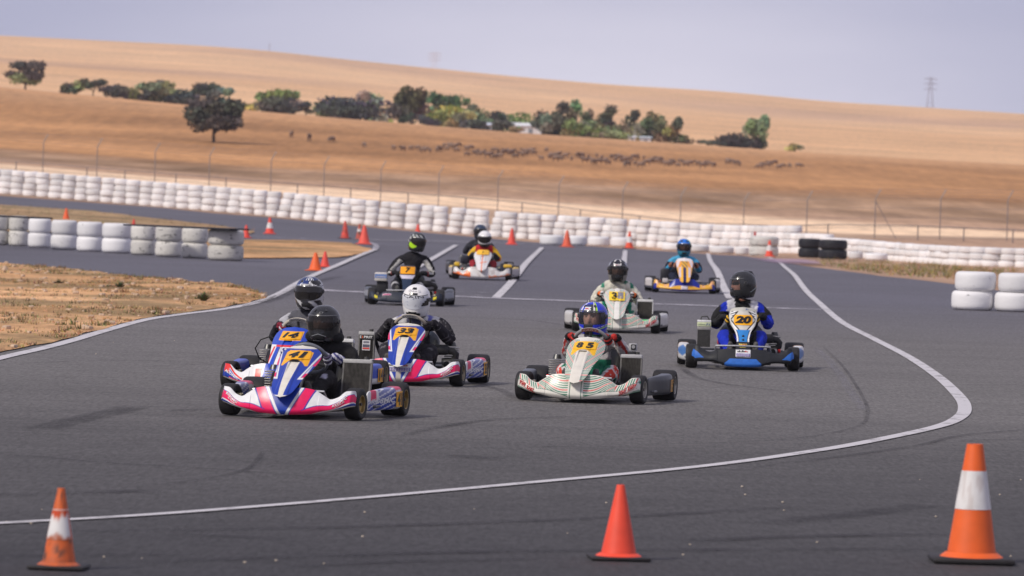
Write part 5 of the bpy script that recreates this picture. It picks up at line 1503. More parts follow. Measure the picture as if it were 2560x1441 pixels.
# ------------------------------------------------------------------ the nine karts and their drivers
def plate_std(num, col=YEL, shear=.25, w=.62):
    def f(m_, nf):
        def sub(u, v): return nf(u*w, lerp(.745, .885, v))
        m_.grid(MB()._off(sub, .004), lin(-.95, .95, 20), lin(-.15, 1.02, 8), col)
        m_.text(num, sub, -.72, .72, .03, .86, BLK, off=.0075, shear=shear, bold=.045)
    return f
def pod_kosmic(t, p):
    z = p.z
    if t > .74: return PINK if z > .22 else (.66, .64, .62)
    q = (z-.07)/.2
    s_ = q-(.55-t*.35)
    if t < .02: return WHITE
    if q > .86: return BLUE if t > .3 else WHITE
    if t < .32 and q > .34: return PINK if .10 < t < .27 and q > .40 else WHITE
    k = (q-t*.9+.6)*5
    if k % 1 < .25: return WHITE
    return BLUE if k < 3.6 else mixc(BLUE, WHITE, .25)
def pod_num(num, word=None, wcol=WHITE, pcol=YEL):
    def deco(m_, fn, s_):
        o = .004*s_
        m_.grid(MB()._off(fn, o), lin(.73, .95, 8), lin(.12, .80, 8), pcol)
        m_.text(num, fn, .76, .92, .18, .74, BLK, off=o*1.9, rot=False, bold=.03)
        if word: m_.text(word, fn, .10, .70, .34, .60, wcol, off=o*1.6, shear=.3, bold=.02)
    return deco
def fair_words(word, col, va=.42, vb=.66, u0_=.70, u1_=.93, sub=None, bg=None, shear=.25, tilt=.10):
    def deco(m_, ff):
        for s_ in (-1, 1):
            a, b = (-u1_, -u0_) if s_ < 0 else (u0_, u1_)
            f2 = lambda u, v, s_=s_, a=a, b=b: ff(u, v+tilt*(abs(u)-(u0_+u1_)/2)/(u1_-u0_)*2*.5)
            if bg: m_.grid(m_._off(f2, .003), lin(a-.012, b+.012, 12), lin(va-.06, vb+.06, 6), bg)
            m_.text(word, f2, a, b, va, vb, col, off=.006, shear=shear, bold=.02)
            if sub: m_.text(sub, f2, lerp(a, b, .2), lerp(a, b, .8), va-.12, va-.05, col, off=.006)
    return deco
def sticker_panel(m_, ff, ua, ub, va, vb):
    """white and purple sponsor sticker with fine unreadable print"""
    m_.grid(m_._off(ff, .003), lin(ua, ub, 20), lin(va, vb, 8), (.74, .74, .76))
    vm = lerp(va, vb, .48)
    m_.grid(m_._off(ff, .005), lin(ua+.01, ub-.01, 20), lin(va+.02, vm, 5), (.20, .16, .40))
    for j, vv in enumerate((lerp(va, vm, .30), lerp(va, vm, .68))):
        for i in range(9):
            a = lerp(ua+.02, ub-.02, i/9); m_.grid(m_._off(ff, .0065), lin(a, a+(ub-ua)*.07, 3), lin(vv-.015, vv+.02, 2), (.62, .58, .66))
    for i in range(7):
        a = lerp(ua+.03, ub-.05, i/7); h = (.05, .09, .03, .10, .06, .08, .04)[i]
        m_.grid(m_._off(ff, .0065), lin(a, a+(ub-ua)*.09, 3), lin(lerp(vm, vb, .35), lerp(vm, vb, .35)+h, 2), (.55, .08, .08) if i > 4 else (.06, .06, .07))

# --- kart 41
def scoop_hook(col):
    def f(K):
        h = MB(); h.tube([(-.042, -.405, .425), (-.04, -.42, .450), (0, -.425, .462), (.04, -.42, .450), (.042, -.405, .425)], .010, col, n=8); h.obj('nose_latch', M_PLASTIC, K)
    return f
P41 = dict(shape='std', fair=lambda u, v: fair_kosmic(u, v), fair_deco=fair_words('KOSMIC', WHITE, .42, .60, .70, .90, 'KART RACING DEPT', tilt=.24), nose_shape='std', nose=nose_kosmic, plate=plate_std('41'),
           pod=pod_kosmic, pod_deco={1: pod_num('41', 'KOSMIC')}, radiator=((.385, .0, .155, .215, .28), dict(yaw=4, tilt=-14, frame=(.40, .40, .40))), rim=(.42, .30, .12), hub=(.42, .36, .22),
           swcol=(.16, .17, .20), seat=(.03, .03, .04), steer=-6, swc=(0, -.06, .455), extra=scoop_hook((.02, .02, .025)))
K41 = build_kart('pink, white and blue kart number 41 leading at front left', 705, 1037, -12.2, P41)
def suit41(b, t, p, s_):
    if b == 'upperarm' and .02 < t < .20 and OFF[2] > .03: return (.50, .50, .56) if math.sin(p.x*150) > -.2 else (.10, .10, .3)
    if b == 'hand' or (b == 'forearm' and t > .80): return (.60, .60, .68) if math.sin((p.z+p.x)*140) > -.1 else (.05, .05, .20)
    if b == 'shin' and .03 < t < .34 and s_ > 0 and abs(p.x-.20) < .022: return (.45, .45, .55)
    if b == 'forearm' and .45 < t < .62: return (.25, .25, .26)
    if b == 'foot': return (.10, .095, .09)
    return (.018, .017, .019)
def helm_plain(c, c2=None):
    return lambda az, z: c if z > -.10 or c2 is None else c2
def hd41(m_, fn):
    m_.text('D', fn, .0, .09, .745, .785, (.20, .20, .21), off=.002)
    for s_ in (-1, 1): m_.grid(lambda u, v: m_._off(fn, .005)(u, v-.35*abs(u)+.045), lin(0, s_*.16, 6), lin(v_of_z(-.098), v_of_z(-.092), 2), (.22, .23, .25))
    m_.grid(m_._off(fn, .003), lin(-.16, .10, 12), lin(.10, .115, 3), (.30, .30, .31))
driver('person in black suit and glossy black helmet with dark visor driving kart 41', K41, P41, suit41,
       dict(k=.98, shift=(.07, -.06, -.03), look=(-4, 4), helm=helm_plain((.014, .015, .018)), visor=M_VTINT, clear=True, hdeco=hd41, mask=-.035, glove=(.50, .50, .58), glove2=(.06, .05, .10), collar=(.016, .016, .018), skin=(.20, .11, .085), hands=(168, 2), head=(0, -.03, .125)))

# --- kart 14
P14 = dict(shape='std', fair=fair_alonso, fair_deco=fair_words('ALONSO', WHITE, .34, .52, .68, .94, tilt=.2), nose_shape='std', nose=nose_alonso, plate=plate_std('14', shear=.25, w=.58),
           pod=lambda t, p: (.012, .06, .50) if p.z > .12 else WHITE, pod_deco={1: pod_num('14')}, radiator=((.37, .02, .17, .18, .27), dict(tilt=-12, frame=(.62, .62, .63))), rim=(.46, .40, .28), cable=True,
           swcol=(.50, .46, .40), pad=('ALONSO', (.46, .45, .45), (.06, .06, .07)), steer=-5)
K14 = build_kart('blue, white and red kart number 14 tucked behind kart 41', 694, 972, -11, P14)
def suit14(b, t, p, s_):
    if b == 'hand': return (.20, .02, .04) if s_ < 0 else (.5, .5, .6)
    if b == 'upperarm' and t < .3: return (.42, .42, .46)
    if b == 'foot': return (.06, .06, .06)
    if b == 'torso' and p.z > .55: return (.10, .10, .12)
    return (.022, .022, .030)
def helm14(az, z):
    a = abs(az-18)
    if z > .118: return WHITE if 6 < a*1 < 14 or 22 < a < 26 else (.012, .03, .12)
    if z > .062:
        q = math.hypot((az-58)/38, (z-.098)/.030)
        if .80 < q < .92 or 1.02 < q < 1.16: return WHITE
        q2 = math.hypot((az+58)/40, (z-.098)/.032)
        if .80 < q2 < .94: return (.45, .50, .65)
        if q < .80: return BLK
        return (.014, .035, .16) if az < 10 else (.03, .03, .05)
    if z > -.06: return (.30, .30, .33) if a > 70 else SILV
    return (.02, .02, .025) if math.sin(az/9+z*60) > -.3 else SILV
def hd14(m_, fn):
    m_.grid(m_._off(fn, .003), lin(-.17, .17, 14), lin(v_of_z(.066), v_of_z(.086), 4), (.74, .74, .76))
    m_.text('SHOEI', fn, -.13, .13, v_of_z(.070), v_of_z(.082), BLK, off=.005, bold=.02)
driver('person in blue and silver patterned helmet with dark visor driving kart 14', K14, P14, suit14,
       dict(k=1.06, shift=(.0, .0, .02), look=(-2, 5), helm=helm14, visor=M_VDARK, hdeco=hd14, glove=(.5, .5, .58), glove2=(.25, .03, .05), head=(.02, -.02, .145)))

# --- kart 33
def exprit(m_, T, w, h):
    f = lambda u, v: T((w*(u-.5), -.042, h*v))
    m_.grid(f, [.0, 1.0], [.84, .99], (.03, .03, .032)); g = lambda u, v: T((w*(u-.5), -.045, h*v))
    m_.text('E', g, .03, .13, .87, .96, (.7, .7, .7), off=.001, bold=.03); m_.text('X', g, .16, .28, .87, .96, (.85, .12, .02), off=.001, bold=.03); m_.text('PRIT', g, .32, .95, .87, .96, (.7, .7, .7), off=.001, bold=.03)
    m_.grid(f, [.22, .80], [.42, .80], (.66, .66, .68)); m_.grid(g, [.26, .76], [.54, .64], (.10, .10, .14)); m_.grid(g, [.26, .76], [.46, .52], (.62, .06, .05)); m_.grid(g, [.3, .72], [.69, .76], (.20, .20, .24))
def deco33(m_, ff):
    fair_words('KOSMIC', WHITE, .40, .58, .70, .90, 'KART RACING DEPT', tilt=.24)(m_, ff); sticker_panel(m_, ff, -.21, .21, .44, .80)
P33 = dict(shape='std', fair=lambda u, v: fair_kosmic(u, v, True), fair_deco=deco33, nose_shape='std', nose=nose_kosmic, plate=plate_std('33'),
           pod=pod_kosmic, pod_deco={1: pod_num('33', 'KOSMIC')}, radiator=((-.43, .0, .18, .13, .255), dict(tilt=-8, frame=(.42, .42, .42), sticker=exprit)), engine=1, exhaust=True, rim=(.42, .36, .26),
           swcol=(.42, .37, .31), pad=('KOSMIC', (.66, .65, .62), (.04, .04, .06)), seat=(.02, .03, .05), steer=-4)
K33 = build_kart('pink, white and blue kart number 33 behind the leading pair', 995, 955, -6.5, P33)
def suit33(b, t, p, s_):
    if b in ('torso', 'upperarm') and p.z > .535 and .075 < abs(p.x) < .235:
        if .13 < abs(p.x) < .17 and p.z > .58: return (.12, .13, .38)
        return (.56, .55, .56)
    if b == 'torso' and abs(p.x) < .075 and p.z > .56: return (.05, .05, .09)
    if b == 'foot': return (.11, .105, .095)
    if b == 'neck': return (.30, .06, .04)
    if b in ('upperarm', 'forearm', 'shin') and abs((t*7) % 1-.5) < .035: return (.14, .135, .145)
    return (.022, .020, .026)
def helm33(az, z):
    a = abs(az)
    if a < 17 and .115 < z < .132 and az > -17: return BLK
    if a < 22 and .074 < z < .092: return (.02, .02, .022)
    if a < 34 and -.128 < z < -.088-.0004*a: return BLK
    if a > 95 and abs(z-.012) < .002: return (.25, .25, .26)
    return (.80, .79, .80)
def hd33(m_, fn):
    m_.text('ARAI', fn, -.11, .09, v_of_z(.100), v_of_z(.108), (.10, .10, .12), off=.003)
    g = lambda u, v: Vector(fn(u, v))*1.034
    m_.text('CAIN', g, -.26, .26, v_of_z(.044), v_of_z(.066), (.02, .02, .03), off=.003, shear=-.1)
    rgh = random.Random(3)
    for i in range(18):
        a, z = rgh.uniform(-.22, .18), rgh.uniform(-.035, .038); d = rgh.uniform(.006, .018)
        m_.grid(m_._off(g, .003), lin(a, a+d, 2), lin(v_of_z(z), v_of_z(z+rgh.uniform(.003, .009)), 2), rgh.choice([(.22, .26, .45), (.34, .37, .47), (.28, .30, .38), (.6, .62, .68)]))
    for s_ in (1,):
        m_.grid(m_._off(g, .003), lin(.20, .395, 12), lin(v_of_z(-.03), v_of_z(.035), 5), (.035, .033, .032), skip=lambda u, v: (v-v_of_z(-.03))/(v_of_z(.035)-v_of_z(-.03)) > (u-.14)/.22)
driver('person in white helmet with mirrored visor and dark suit driving kart 33', K33, P33, suit33,
       dict(k=1.02, shift=(.025, -.03, -.03), bulk=1.1, shoulder=.205, elbow=.13, look=(-6, 13), roll=3, helm=helm33, vent=(.66, .65, .67), visor=M_VMIRROR, hdeco=hd33, glove=(.025, .022, .026), knee=(.215, -.22, .33), head=(-.01, -.03, .135)))

# --- kart 85
def deco85(m_, ff):
    fair_words('TONY', (.50, .04, .04), .20, .38, .70, .815, bg=None, tilt=.14, shear=.1)(m_, ff)
    for s_ in (-1, 1):
        f2 = lambda u, v, s_=s_: ff(u, v+.14*(abs(u)-.82)/.24)
        a, b = (.70, .815) if s_ > 0 else (-.95, -.835)
        a2, b2 = (.835, .95) if s_ > 0 else (-.815, -.70)
    def word(a, b, wd):
        f2 = lambda u, v: ff(u, v+.17*(abs(u)-.82)/.24)
        m_.text(wd, f2, a, b, .22, .40, (.50, .04, .04), off=.006, shear=.15, bold=.02)
    word(.835, .95, 'KART'); word(-.815, -.70, 'KART'); word(-.95, -.835, 'TONY')
def deco_tony(m_, ff):
    for a, b, wd in ((.69, .80, 'TONY'), (.82, .945, 'KART'), (-.945, -.835, 'TONY'), (-.815, -.69, 'KART')):
        f2 = lambda u, v: ff(u, v+.20*(abs(u)-.82)/.24)
        m_.text(wd, f2, a, b, .22, .47, (.50, .04, .04), off=.006, shear=.15, bold=.03)
        m_.grid(m_._off(f2, .004), lin(a-.008, b+.008, 4), lin(.165, .185, 2), (.5, .06, .05)); m_.grid(m_._off(f2, .004), lin(a-.008, b+.008, 4), lin(.505, .525, 2), (.5, .06, .05))
def pod85(m_, fn, s_):
    o = .004*s_
    for a in (.80, .86):
        m_.grid(MB()._off(fn, o), lin(a, a+.014, 2), lin(.14, .70, 3), YEL); m_.grid(MB()._off(fn, o), lin(a+.04, a+.054, 2), lin(.14, .70, 3), YEL)
        for v in (.14, .40, .68): m_.grid(MB()._off(fn, o*1.2), lin(a, a+.05, 2), lin(v, v+.035, 2), YEL)
    m_.text('12', fn, .90, .96, .55, .74, YEL, off=o*1.5)
P85 = dict(shape='std', fair=fair_tony, fair_deco=deco_tony, nose_shape='std', nose=nose_tony, plate=plate_std('8 5', (.92, .50, .01), shear=.08),
           pod=lambda t, p: (.022, .026, .038) if p.z < .24 else (.05, .06, .085), pod_deco={1: pod85}, radiator=((.355, .0, .16, .172, .225), dict(yaw=3, tilt=-8, frame=(.42, .42, .44), cam_=True)),
           rim=(.52, .50, .46), hub=(.50, .46, .34), swcol=(.26, .25, .26), pad=('KART', (.40, .14, .10), (.6, .5, .45)), seat=(.02, .02, .025), steer=-5, extra=scoop_hook((.02, .05, .30)))
K85 = build_kart('cream kart number 85 with fine green and red stripes at front centre', 1437, 998, -10.3, P85)
def suit85(b, t, p, s_):
    if b == 'neck' or (b == 'torso' and p.z > .565 and abs(p.x) < .06): return (.012, .17, .10)
    if b == 'foot': return (.10, .098, .10)
    if b == 'hand': return (.45, .03, .025)
    if b == 'forearm':
        if t > .86: return BLK
        if -.028 < OFF[2] < -.006: return (.34, .035, .03)
        return (.44, .42, .43) if OFF[2] > -.045 else (.015, .12, .08)
    if b == 'upperarm':
        if OFF[2] < -.045 and OFF[1] < 0: return (.012, .17, .10)
        return (.44, .42, .43)
    if b in ('thigh', 'shin'):
        k = OFF[0]*s_+OFF[2]*.5
        if k > .062: return (.62, .60, .60)
        if k > .040: return (.55, .05, .03)
        if k > .012: return (.62, .60, .60)
        return (.012, .19, .11)
    if b == 'torso':
        if p.z < .36: return (.012, .15, .09)
        return (.44, .42, .43) if abs(p.x-.02) > .03 or p.z > .5 else (.40, .04, .03)
    return (.42, .40, .41)
def helm85(az, z):
    LBL = (.010, .032, .60)
    if z > .056:
        if -24 < az < 20 and z < .125: return (.035, .04, .05) if az > 6 else (.015, .03, .13)
        if 20 <= az < 27 or -46 < az < -34: return WHITE
        if 27 <= az < 31: return BLK
        if 31 <= az < 38: return LIME
        return LBL
    if z < -.055:
        q = z+.125-.0006*abs(az)
        if abs(az) < 22: return BLK
        if -.004 < q < .005 and abs(az) < 120: return LIME
        if .014 < q < .019 and abs(az) < 100: return WHITE
        return LBL
    if abs(az) > 105 and 0 < z+.02-.0005*(abs(az)-105) < .03: return WHITE if abs(az) < 120 else LBL
    return LBL if abs(az) > 78 else (.02, .022, .03)
def hd85(m_, fn):
    m_.grid(m_._off(fn, .003), lin(-.13, .05, 10), lin(v_of_z(.072), v_of_z(.100), 4), (.74, .74, .76), skip=lambda u, v: abs(u+.04) > .075-.03*0 and abs(v-v_of_z(.086)) < .02)
    m_.text('BELL', fn, -.095, .015, v_of_z(.080), v_of_z(.092), (.65, .03, .04), off=.005, bold=.02)
driver('child in bright blue helmet and grey green race suit with red gloves in kart 85', K85, P85, suit85,
       dict(k=.95, shift=(.02, -.02, -.03), bulk=.95, shoulder=.16, elbow=.09, look=(-9, 3), helm=helm85, visor=M_VCLEAR, clear=True, hdeco=hd85, skin=(.58, .33, .25), mask=-.052, glove=(.50, .04, .03), glove2=(.03, .02, .02),
            hands=(166, 14), knee=(.225, -.24, .27), head=(-.05, -.03, .130)))

# --- kart 20
def deco20(m_, ff): sticker_panel(m_, ff, -.145, .145, .55, .95)
def nose20(m_, nf):
    vz = lambda z: (z-.19)/.47
    o = lambda u, v: nf(u, v)
    m_.grid(m_._off(nf, .003), lin(-.62, .62, 14), lin(vz(.235), vz(.272), 5), (.78, .66, .10), skip=lambda u, v: abs(u) > .5+.12*math.sin(v*160))
    m_.text('HST', nf, -.50, .52, vz(.238), vz(.268), (.50, .05, .04), off=.005, shear=.2, bold=.03)
    m_.text('F1', nf, .18, .42, vz(.628), vz(.643), (.05, .12, .40), off=.004, shear=.3)
    for z in (.355, .315): m_.lathe([(.012, 0), (.013, .001)], BLK, 'Y', 10, org=nf(0, vz(z))+Vector((0, -.006, 0)))
    for z in (.355, .315):
        c = nf(0, vz(z))+Vector((0, -.008, 0)); m_.add([c+Vector((math.cos(a)*.013, 0, math.sin(a)*.011)) for a in lin(0, 6.283, 13)[:-1]], [tuple(range(12))], (.02, .02, .025))
def plate20(m_, nf):
    vz = lambda z: (z-.19)/.47
    def sub(u, v): z = lerp(.468, .575, v); w = crom(z, NOSES['hdk']['z'], NOSES['hdk']['w']); return nf(u*.098/w, vz(z))
    m_.grid(m_._off(sub, .004), lin(-1, 1, 20), lin(0, 1, 8), YEL, skip=lambda u, v: abs(u) > .93 and (v > .9 or v < .1))
    m_.text('20', sub, -.86, .86, .14, .88, BLK, off=.008, shear=.18, bold=.06)
def airbox20(K):
    m_ = MB(); x, y = -.41, .08
    m_.box(x, y, .455, .150, .16, .05, (.60, .66, .42), bev=.008); m_.box(x, y, .487, .150, .16, .022, (.74, .74, .74), bev=.006); m_.box(x, y, .412, .146, .155, .038, (.30, .29, .28), bev=.006)
    f = lambda u, v: Vector((x-.075+.15*u, y-.081, lerp(.43, .48, v))); m_.text('F1', f, .62, .92, .25, .75, (.05, .10, .30), off=.002, shear=.3); m_.grid(lambda u, v: f(u, v)+Vector((0, -.001, 0)), [.06, .56], [.42, .54], (.25, .30, .20))
    m_.obj('air_box', M_PLASTIC, K)
    e = MB()
    for k in range(26): e.box(x-.068+.136*k/25, y, .30, .0032, .15, .18, (.16, .155, .14))
    e.box(x, y+.01, .30, .13, .12, .18, (.05, .05, .05)); e.obj('engine_head', M_METAL, K)
    MB().tube([(x-.04, y, .50), (x-.03, y, .535), (x+.03, y, .54), (x+.055, y, .50)], .008, (.05, .05, .05), n=8).obj('hose', M_RUBBER, K)
    MB().box(-.24, -.05, .27, .05, .06, .05, (.5, .04, .04), bev=.01).obj('ignition_box', M_PLASTIC, K)
def pod20(t, p):
    z = (p.z-.07)/.2
    if t > .84: return (.45, .22, .08) if t < .93 else (.62, .61, .60)
    q = z-.5
    if abs(q) < .30-abs(t-.5)*.7: return (.03, .17, .50)
    if z > .85: return (.74, .75, .78)
    return (.62, .62, .62) if abs(q+t*.5-.2) > .08 else (.40, .40, .42)
P20 = dict(shape='hdk', fair=fair_hdk, fair_deco=deco20, nose_shape='hdk', nose=nose_hdk, nose_deco=nose20, plate=plate20, pod=pod20, engine=1, exhaust=True, rim=(.30, .30, .31), edge=(.52, .52, .52), ftrack=.545,
           swcol=(.02, .02, .022), seat=(.04, .055, .075), extra=airbox20, swc=(0, -.06, .485), fmat=M_PLASTIC, bar_z=.252)
K20 = build_kart('dark grey and blue kart number 20 at right of the track', 1857, 918, -1, P20)
def suit20(b, t, p, s_):
    SB = (.010, .028, .42)
    if b in ('torso', 'upperarm') and p.z > .60 and abs(p.x) > .085:
        if abs(p.x) > .165: return SB if abs(p.x) < .235 else (.014, .014, .016)
        return (.56, .55, .60)
    if b == 'torso' and .085 < abs(p.x) < .145 and p.z > .47: return (.56, .55, .60)
    if b == 'forearm' and s_ > 0 and t < .8: return SB if p.z > .40 or t < .45 else (.014, .014, .016)
    if b == 'upperarm' and t > .55: return SB if (s_ > 0 and p.x > .26) or p.z < .43 else (.014, .014, .016)
    if b == 'forearm' and t < .5 and p.z < .42: return SB
    if b in ('thigh', 'shin'):
        return SB if abs(p.x) > .150 else (.016, .016, .018)
    if b == 'torso' and p.z < .35: return SB
    if b == 'foot': return (.10, .098, .095)
    if b == 'neck': return (.42, .20, .15)
    return (.016, .016, .018)
def helm20(az, z):
    if abs(az) < 26 and .060 < z < .066: return (.004, .004, .004)
    if 100 < az < 150 and abs(z+.06-.0010*(az-125)) < .006: return (.30, .34, .34)
    return (.018, .019, .022)
driver('person in matt black helmet looking sideways, blue and black suit, driving kart 20', K20, P20, suit20,
       dict(k=1.12, shift=(.0, .0, .0), bulk=1.06, shoulder=.205, elbow=.09, look=(-66, 6), helm=helm20, visor=M_VCLEAR, clear=True, glasses=True, skin=(.52, .25, .18), spoiler=True, glove=(.03, .028, .02), glove2=(.70, .40, .03),
            hands=(165, 22), knee=(.20, -.22, .36), head=(.0, -.015, .150)))

# --- kart 3
def plate3(m_, nf):
    vz = lambda z: (z-.175)/.397
    def sub(u, v): z = lerp(.405, .515, v); w = max(.01, crom(z, NOSES['std']['z'], NOSES['std']['w'])); return nf(u*.098/w, vz(z))
    m_.grid(m_._off(sub, .014), lin(-1, 1, 20), lin(0, 1, 8), (.92, .62, .02))
    m_.text('3', sub, -.62, -.02, .16, .90, BLK, off=.019, bold=.0455)
    m_.grid(m_._off(sub, .018), lin(.10, .76, 6), lin(.22, .92, 5), (.27, .26, .31))
P3 = dict(shape='std', fair=fair_tony, fair_deco=deco_tony, nose_shape='std', nose=nose_three, plate=plate3, pod=lambda t, p: (.60, .585, .57) if p.z > .10 else (.25, .24, .23),
          radiator=((.37, .02, .17, .195, .225), dict(tilt=-4, frame=(.66, .66, .66), side_frame=(.60, .60, .60))), rim=(.45, .42, .38), swcol=(.02, .02, .022), seat=(.02, .02, .022), swc=(0, -.06, .435),
          extra=lambda K: MB().tube([(.30, -.55, .16), (.42, -.62, .165), (.50, -.56, .15)], .014, (.03, .55, .10), n=8).obj('brake_pipe', M_PLASTIC, K))
K3 = build_kart('cream striped kart number 3 with half covered yellow plate', 1540, 826, -1, P3)
def suit3(b, t, p, s_):
    if b == 'foot': return (.10, .098, .095)
    if b == 'hand': return (.60, .60, .60) if math.sin(p.z*150) > -.3 else BLK
    if b == 'forearm' and t > .80: return BLK if t < .92 else ORNG
    if b in ('thigh', 'shin') and abs(p.x) < .195: return (.015, .21, .12)
    if b == 'upperarm' and t < .22 and p.z > .56: return (.03, .22, .14) if .17 < abs(p.x) < .215 else (.62, .60, .52)
    if b == 'neck': return (.35, .32, .30)
    k = nz(p.x*9, p.z*9, 1.3, 4)
    if k > .50: return (.45, .20, .12) if b == 'upperarm' else (.05, .20, .13)
    return (.64, .615, .53)
def helm3(az, z):
    a = abs(az)
    if z > .056:
        q = abs(a-(24+ (z-.09)*380)) if z < .11 else abs(a-32)
        if q < 6: return (.72, .70, .70)
        if a > 62 and z < .10: return (.30, .32, .40)
        return (.012, .012, .02)
    if z < -.06: return BLK if a < 40 else (.20, .19, .18)
    return (.03, .03, .035)
def hd3(m_, fn):
    m_.grid(m_._off(fn, .003), lin(-.13, .13, 12), lin(v_of_z(.066), v_of_z(.090), 4), (.62, .60, .62), skip=lambda u, v: abs(u) > .115 and v > v_of_z(.083))
    m_.text('BELL', fn, -.07, .07, v_of_z(.072), v_of_z(.084), (.35, .10, .10), off=.005)
driver('person in cream race suit with green trim and black white striped helmet in kart 3', K3, P3, suit3,
       dict(k=1.0, shift=(0, 0, .0), look=(-3, 6), shoulder=.19, elbow=.10, helm=helm3, visor=M_VTINT, clear=True, hdeco=hd3, skin=(.42, .24, .18), mask=-.045, glove=(.55, .55, .55), glove2=(.10, .09, .09), knee=(.20, -.22, .34), head=(.0, -.03, .135)))

# --- black kart 7
def plate7(m_, nf):
    vz = lambda z: (z-.19)/.415
    def sub(u, v): z = lerp(.465, .572, v); w = crom(z, NOSES['black']['z'], NOSES['black']['w']); return nf(u*.105/w, vz(z))
    m_.grid(m_._off(sub, .012), lin(-1, 1, 20), lin(0, 1, 8), (.88, .36, .01)); m_.text('7', sub, -.30, .38, .16, .88, BLK, off=.017, shear=.2, bold=.05)
def deco7(m_, ff):
    for u in (-.80, .80): m_.grid(m_._off(ff, .004), lin(u-.045, u+.045, 5), lin(.38, .78, 4), (.68, .58, .03))
    m_.grid(m_._off(ff, .004), lin(-.62, -.38, 6), lin(.62, .80, 3), (.66, .55, .62)); m_.grid(m_._off(ff, .006), lin(-.60, -.40, 6), lin(.66, .74, 3), (.60, .05, .20)); m_.grid(m_._off(ff, .004), lin(-.02, .14, 5), lin(.15, .55, 3), (.42, .44, .50))
def box7(K):
    m_ = MB(); m_.box(-.42, .02, .41, .19, .18, .13, (.66, .63, .60), bev=.015); m_.grid(lambda u, v: Vector((-.51+.18*u, -.073, .36+.09*v)), [0, 1], [.35, 1], (.16, .26, .55)); m_.grid(lambda u, v: Vector((-.51+.18*u, -.075, .36+.09*v)), [.1, .9], [.5, .62], (.6, .55, .6)); m_.obj('air_box', M_PLASTIC, K)
    MB().box(-.40, .06, .25, .17, .16, .19, (.03, .03, .035), bev=.02).obj('engine_cover', M_PLASTIC, K)
P7 = dict(shape='black', fair=fair_black7, fair_deco=deco7, nose_shape='black', nose=nose_black7, plate=plate7, pod=lambda t, p: (.26, .29, .35) if (t < .04 and p.z < .21) or (t > .1 and .12 < p.z < .2) else (.03, .04, .06), engine=1, exhaust=True,
          rim=(.3, .3, .32), swcol=(.02, .02, .02), extra=box7, swc=(0, -.06, .44), fmat=M_PLASTIC)
K7 = build_kart('black kart number 7 with plain dark nose, driver leaning', 1012, 759, -2, P7)
def suit7(b, t, p, s_):
    if b == 'foot': return (.10, .098, .095)
    if b in ('upperarm', 'forearm') and p.y < .40:
        if b == 'upperarm' and .15 < t < .95 and -.012 < OFF[2]-OFF[0]*s_*.2 < .020 and OFF[1] < .02: return (.50, .49, .48)
        if b == 'forearm' and t < .62 and -.008 < OFF[2] < .022: return (.50, .49, .48)
        if b == 'forearm' and .6 < t < .75: return (.25, .04, .05)
    if b in ('thigh', 'shin') and .13 < t < .30: return (.40, .40, .42)
    if b == 'neck': return (.05, .045, .04)
    return (.016, .015, .020)
def helm7(az, z):
    if z < .045 and az < -12 and az > -105:
        q = (az+62)/34; r = q*q+((z+.055)/.055)**2
        if r < .75: return LIME
        if z > -.02 and math.sin(az/4.5+z*70) > .0: return (.55, .55, .55)
    if -95 < az < 10 and z > .03:
        return (.42, .43, .43) if math.sin(az/5.5+z*95) > .15 and z < .105 else (.05, .055, .06)
    return (.018, .02, .024)
driver('person in black suit with white stripes and black lime helmet in black kart 7', K7, P7, suit7,
       dict(k=1.16, shift=(.05, .0, .04), bulk=.90, shoulder=.175, elbow=.14, drop=-.13, look=(32, 8), roll=4, helm=helm7, visor=M_VDARK, glove=(.02, .02, .022), hands=(172, 8), knee=(.20, -.20, .33), head=(.05, -.02, .145), spoiler=True))

# --- white kart 7
def platew7(m_, nf):
    vz = lambda z: (z-.175)/.397
    def sub(u, v): z = lerp(.47, .56, v); w = max(.02, crom(z, NOSES['std']['z'], NOSES['std']['w'])); return nf(u*min(.98, .105/w), vz(z))
    m_.grid(m_._off(sub, .016), lin(-1, 1, 20), lin(0, 1, 8), (.92, .50, .02)); m_.text('7', sub, -.18, .18, .12, .62, BLK, off=.020, shear=.2, bold=.02)
PW = dict(shape='std', fair=fair_white7, nose_shape='std', nose=nose_white7, plate=platew7, pod=lambda t, p: (.30, .27, .28) if t < .05 else ((.80, .52, .03) if p.z > .22 else (.45, .42, .43)), engine=-1, rim=(.35, .33, .33), swcol=(.02, .02, .022), swc=(0, -.06, .43),
          extra=lambda K: (MB().box(-.36, .0, .37, .17, .17, .17, (.02, .022, .035), bev=.04).obj('air_box', M_PLASTIC, K), MB().box(-.49, -.50, .285, .11, .10, .09, (.72, .46, .04), bev=.03).obj('wheel_guard', M_PAINT, K), MB().box(.49, -.50, .275, .17, .10, .07, (.75, .46, .05), bev=.03).obj('wheel_guard', M_PAINT, K)))
KW = build_kart('white kart number 7 with orange flame on its front fairing', 1203, 696, -2, PW)
def suitw(b, t, p, s_):
    if b in ('upperarm',): return (.78, .46, .03) if abs(p.x) > .17 and p.y < .33 else (.48, .02, .03)
    if b == 'forearm': return (.40, .02, .03) if t < .4 else (.03, .03, .05)
    if b == 'torso': return (.48, .02, .03) if p.z > .44 else (.10, .02, .03)
    if b == 'neck': return (.55, .45, .45)
    if b in ('thigh', 'shin'): return (.30, .02, .03)
    return (.03, .03, .04)
def helmw(az, z):
    if z < -.075 and abs(az) < 75: return (.05, .05, .06)
    return (.80, .79, .81)
driver('person in plain white helmet, red and yellow suit, driving white kart 7', KW, PW, suitw,
       dict(k=1.0, look=(0, 16), shoulder=.19, elbow=.09, helm=helmw, vent=(.62, .61, .63), visor=M_VDARK, glove=(.5, .48, .48), glove2=(.05, .05, .06), head=(0, -.03, .125)))

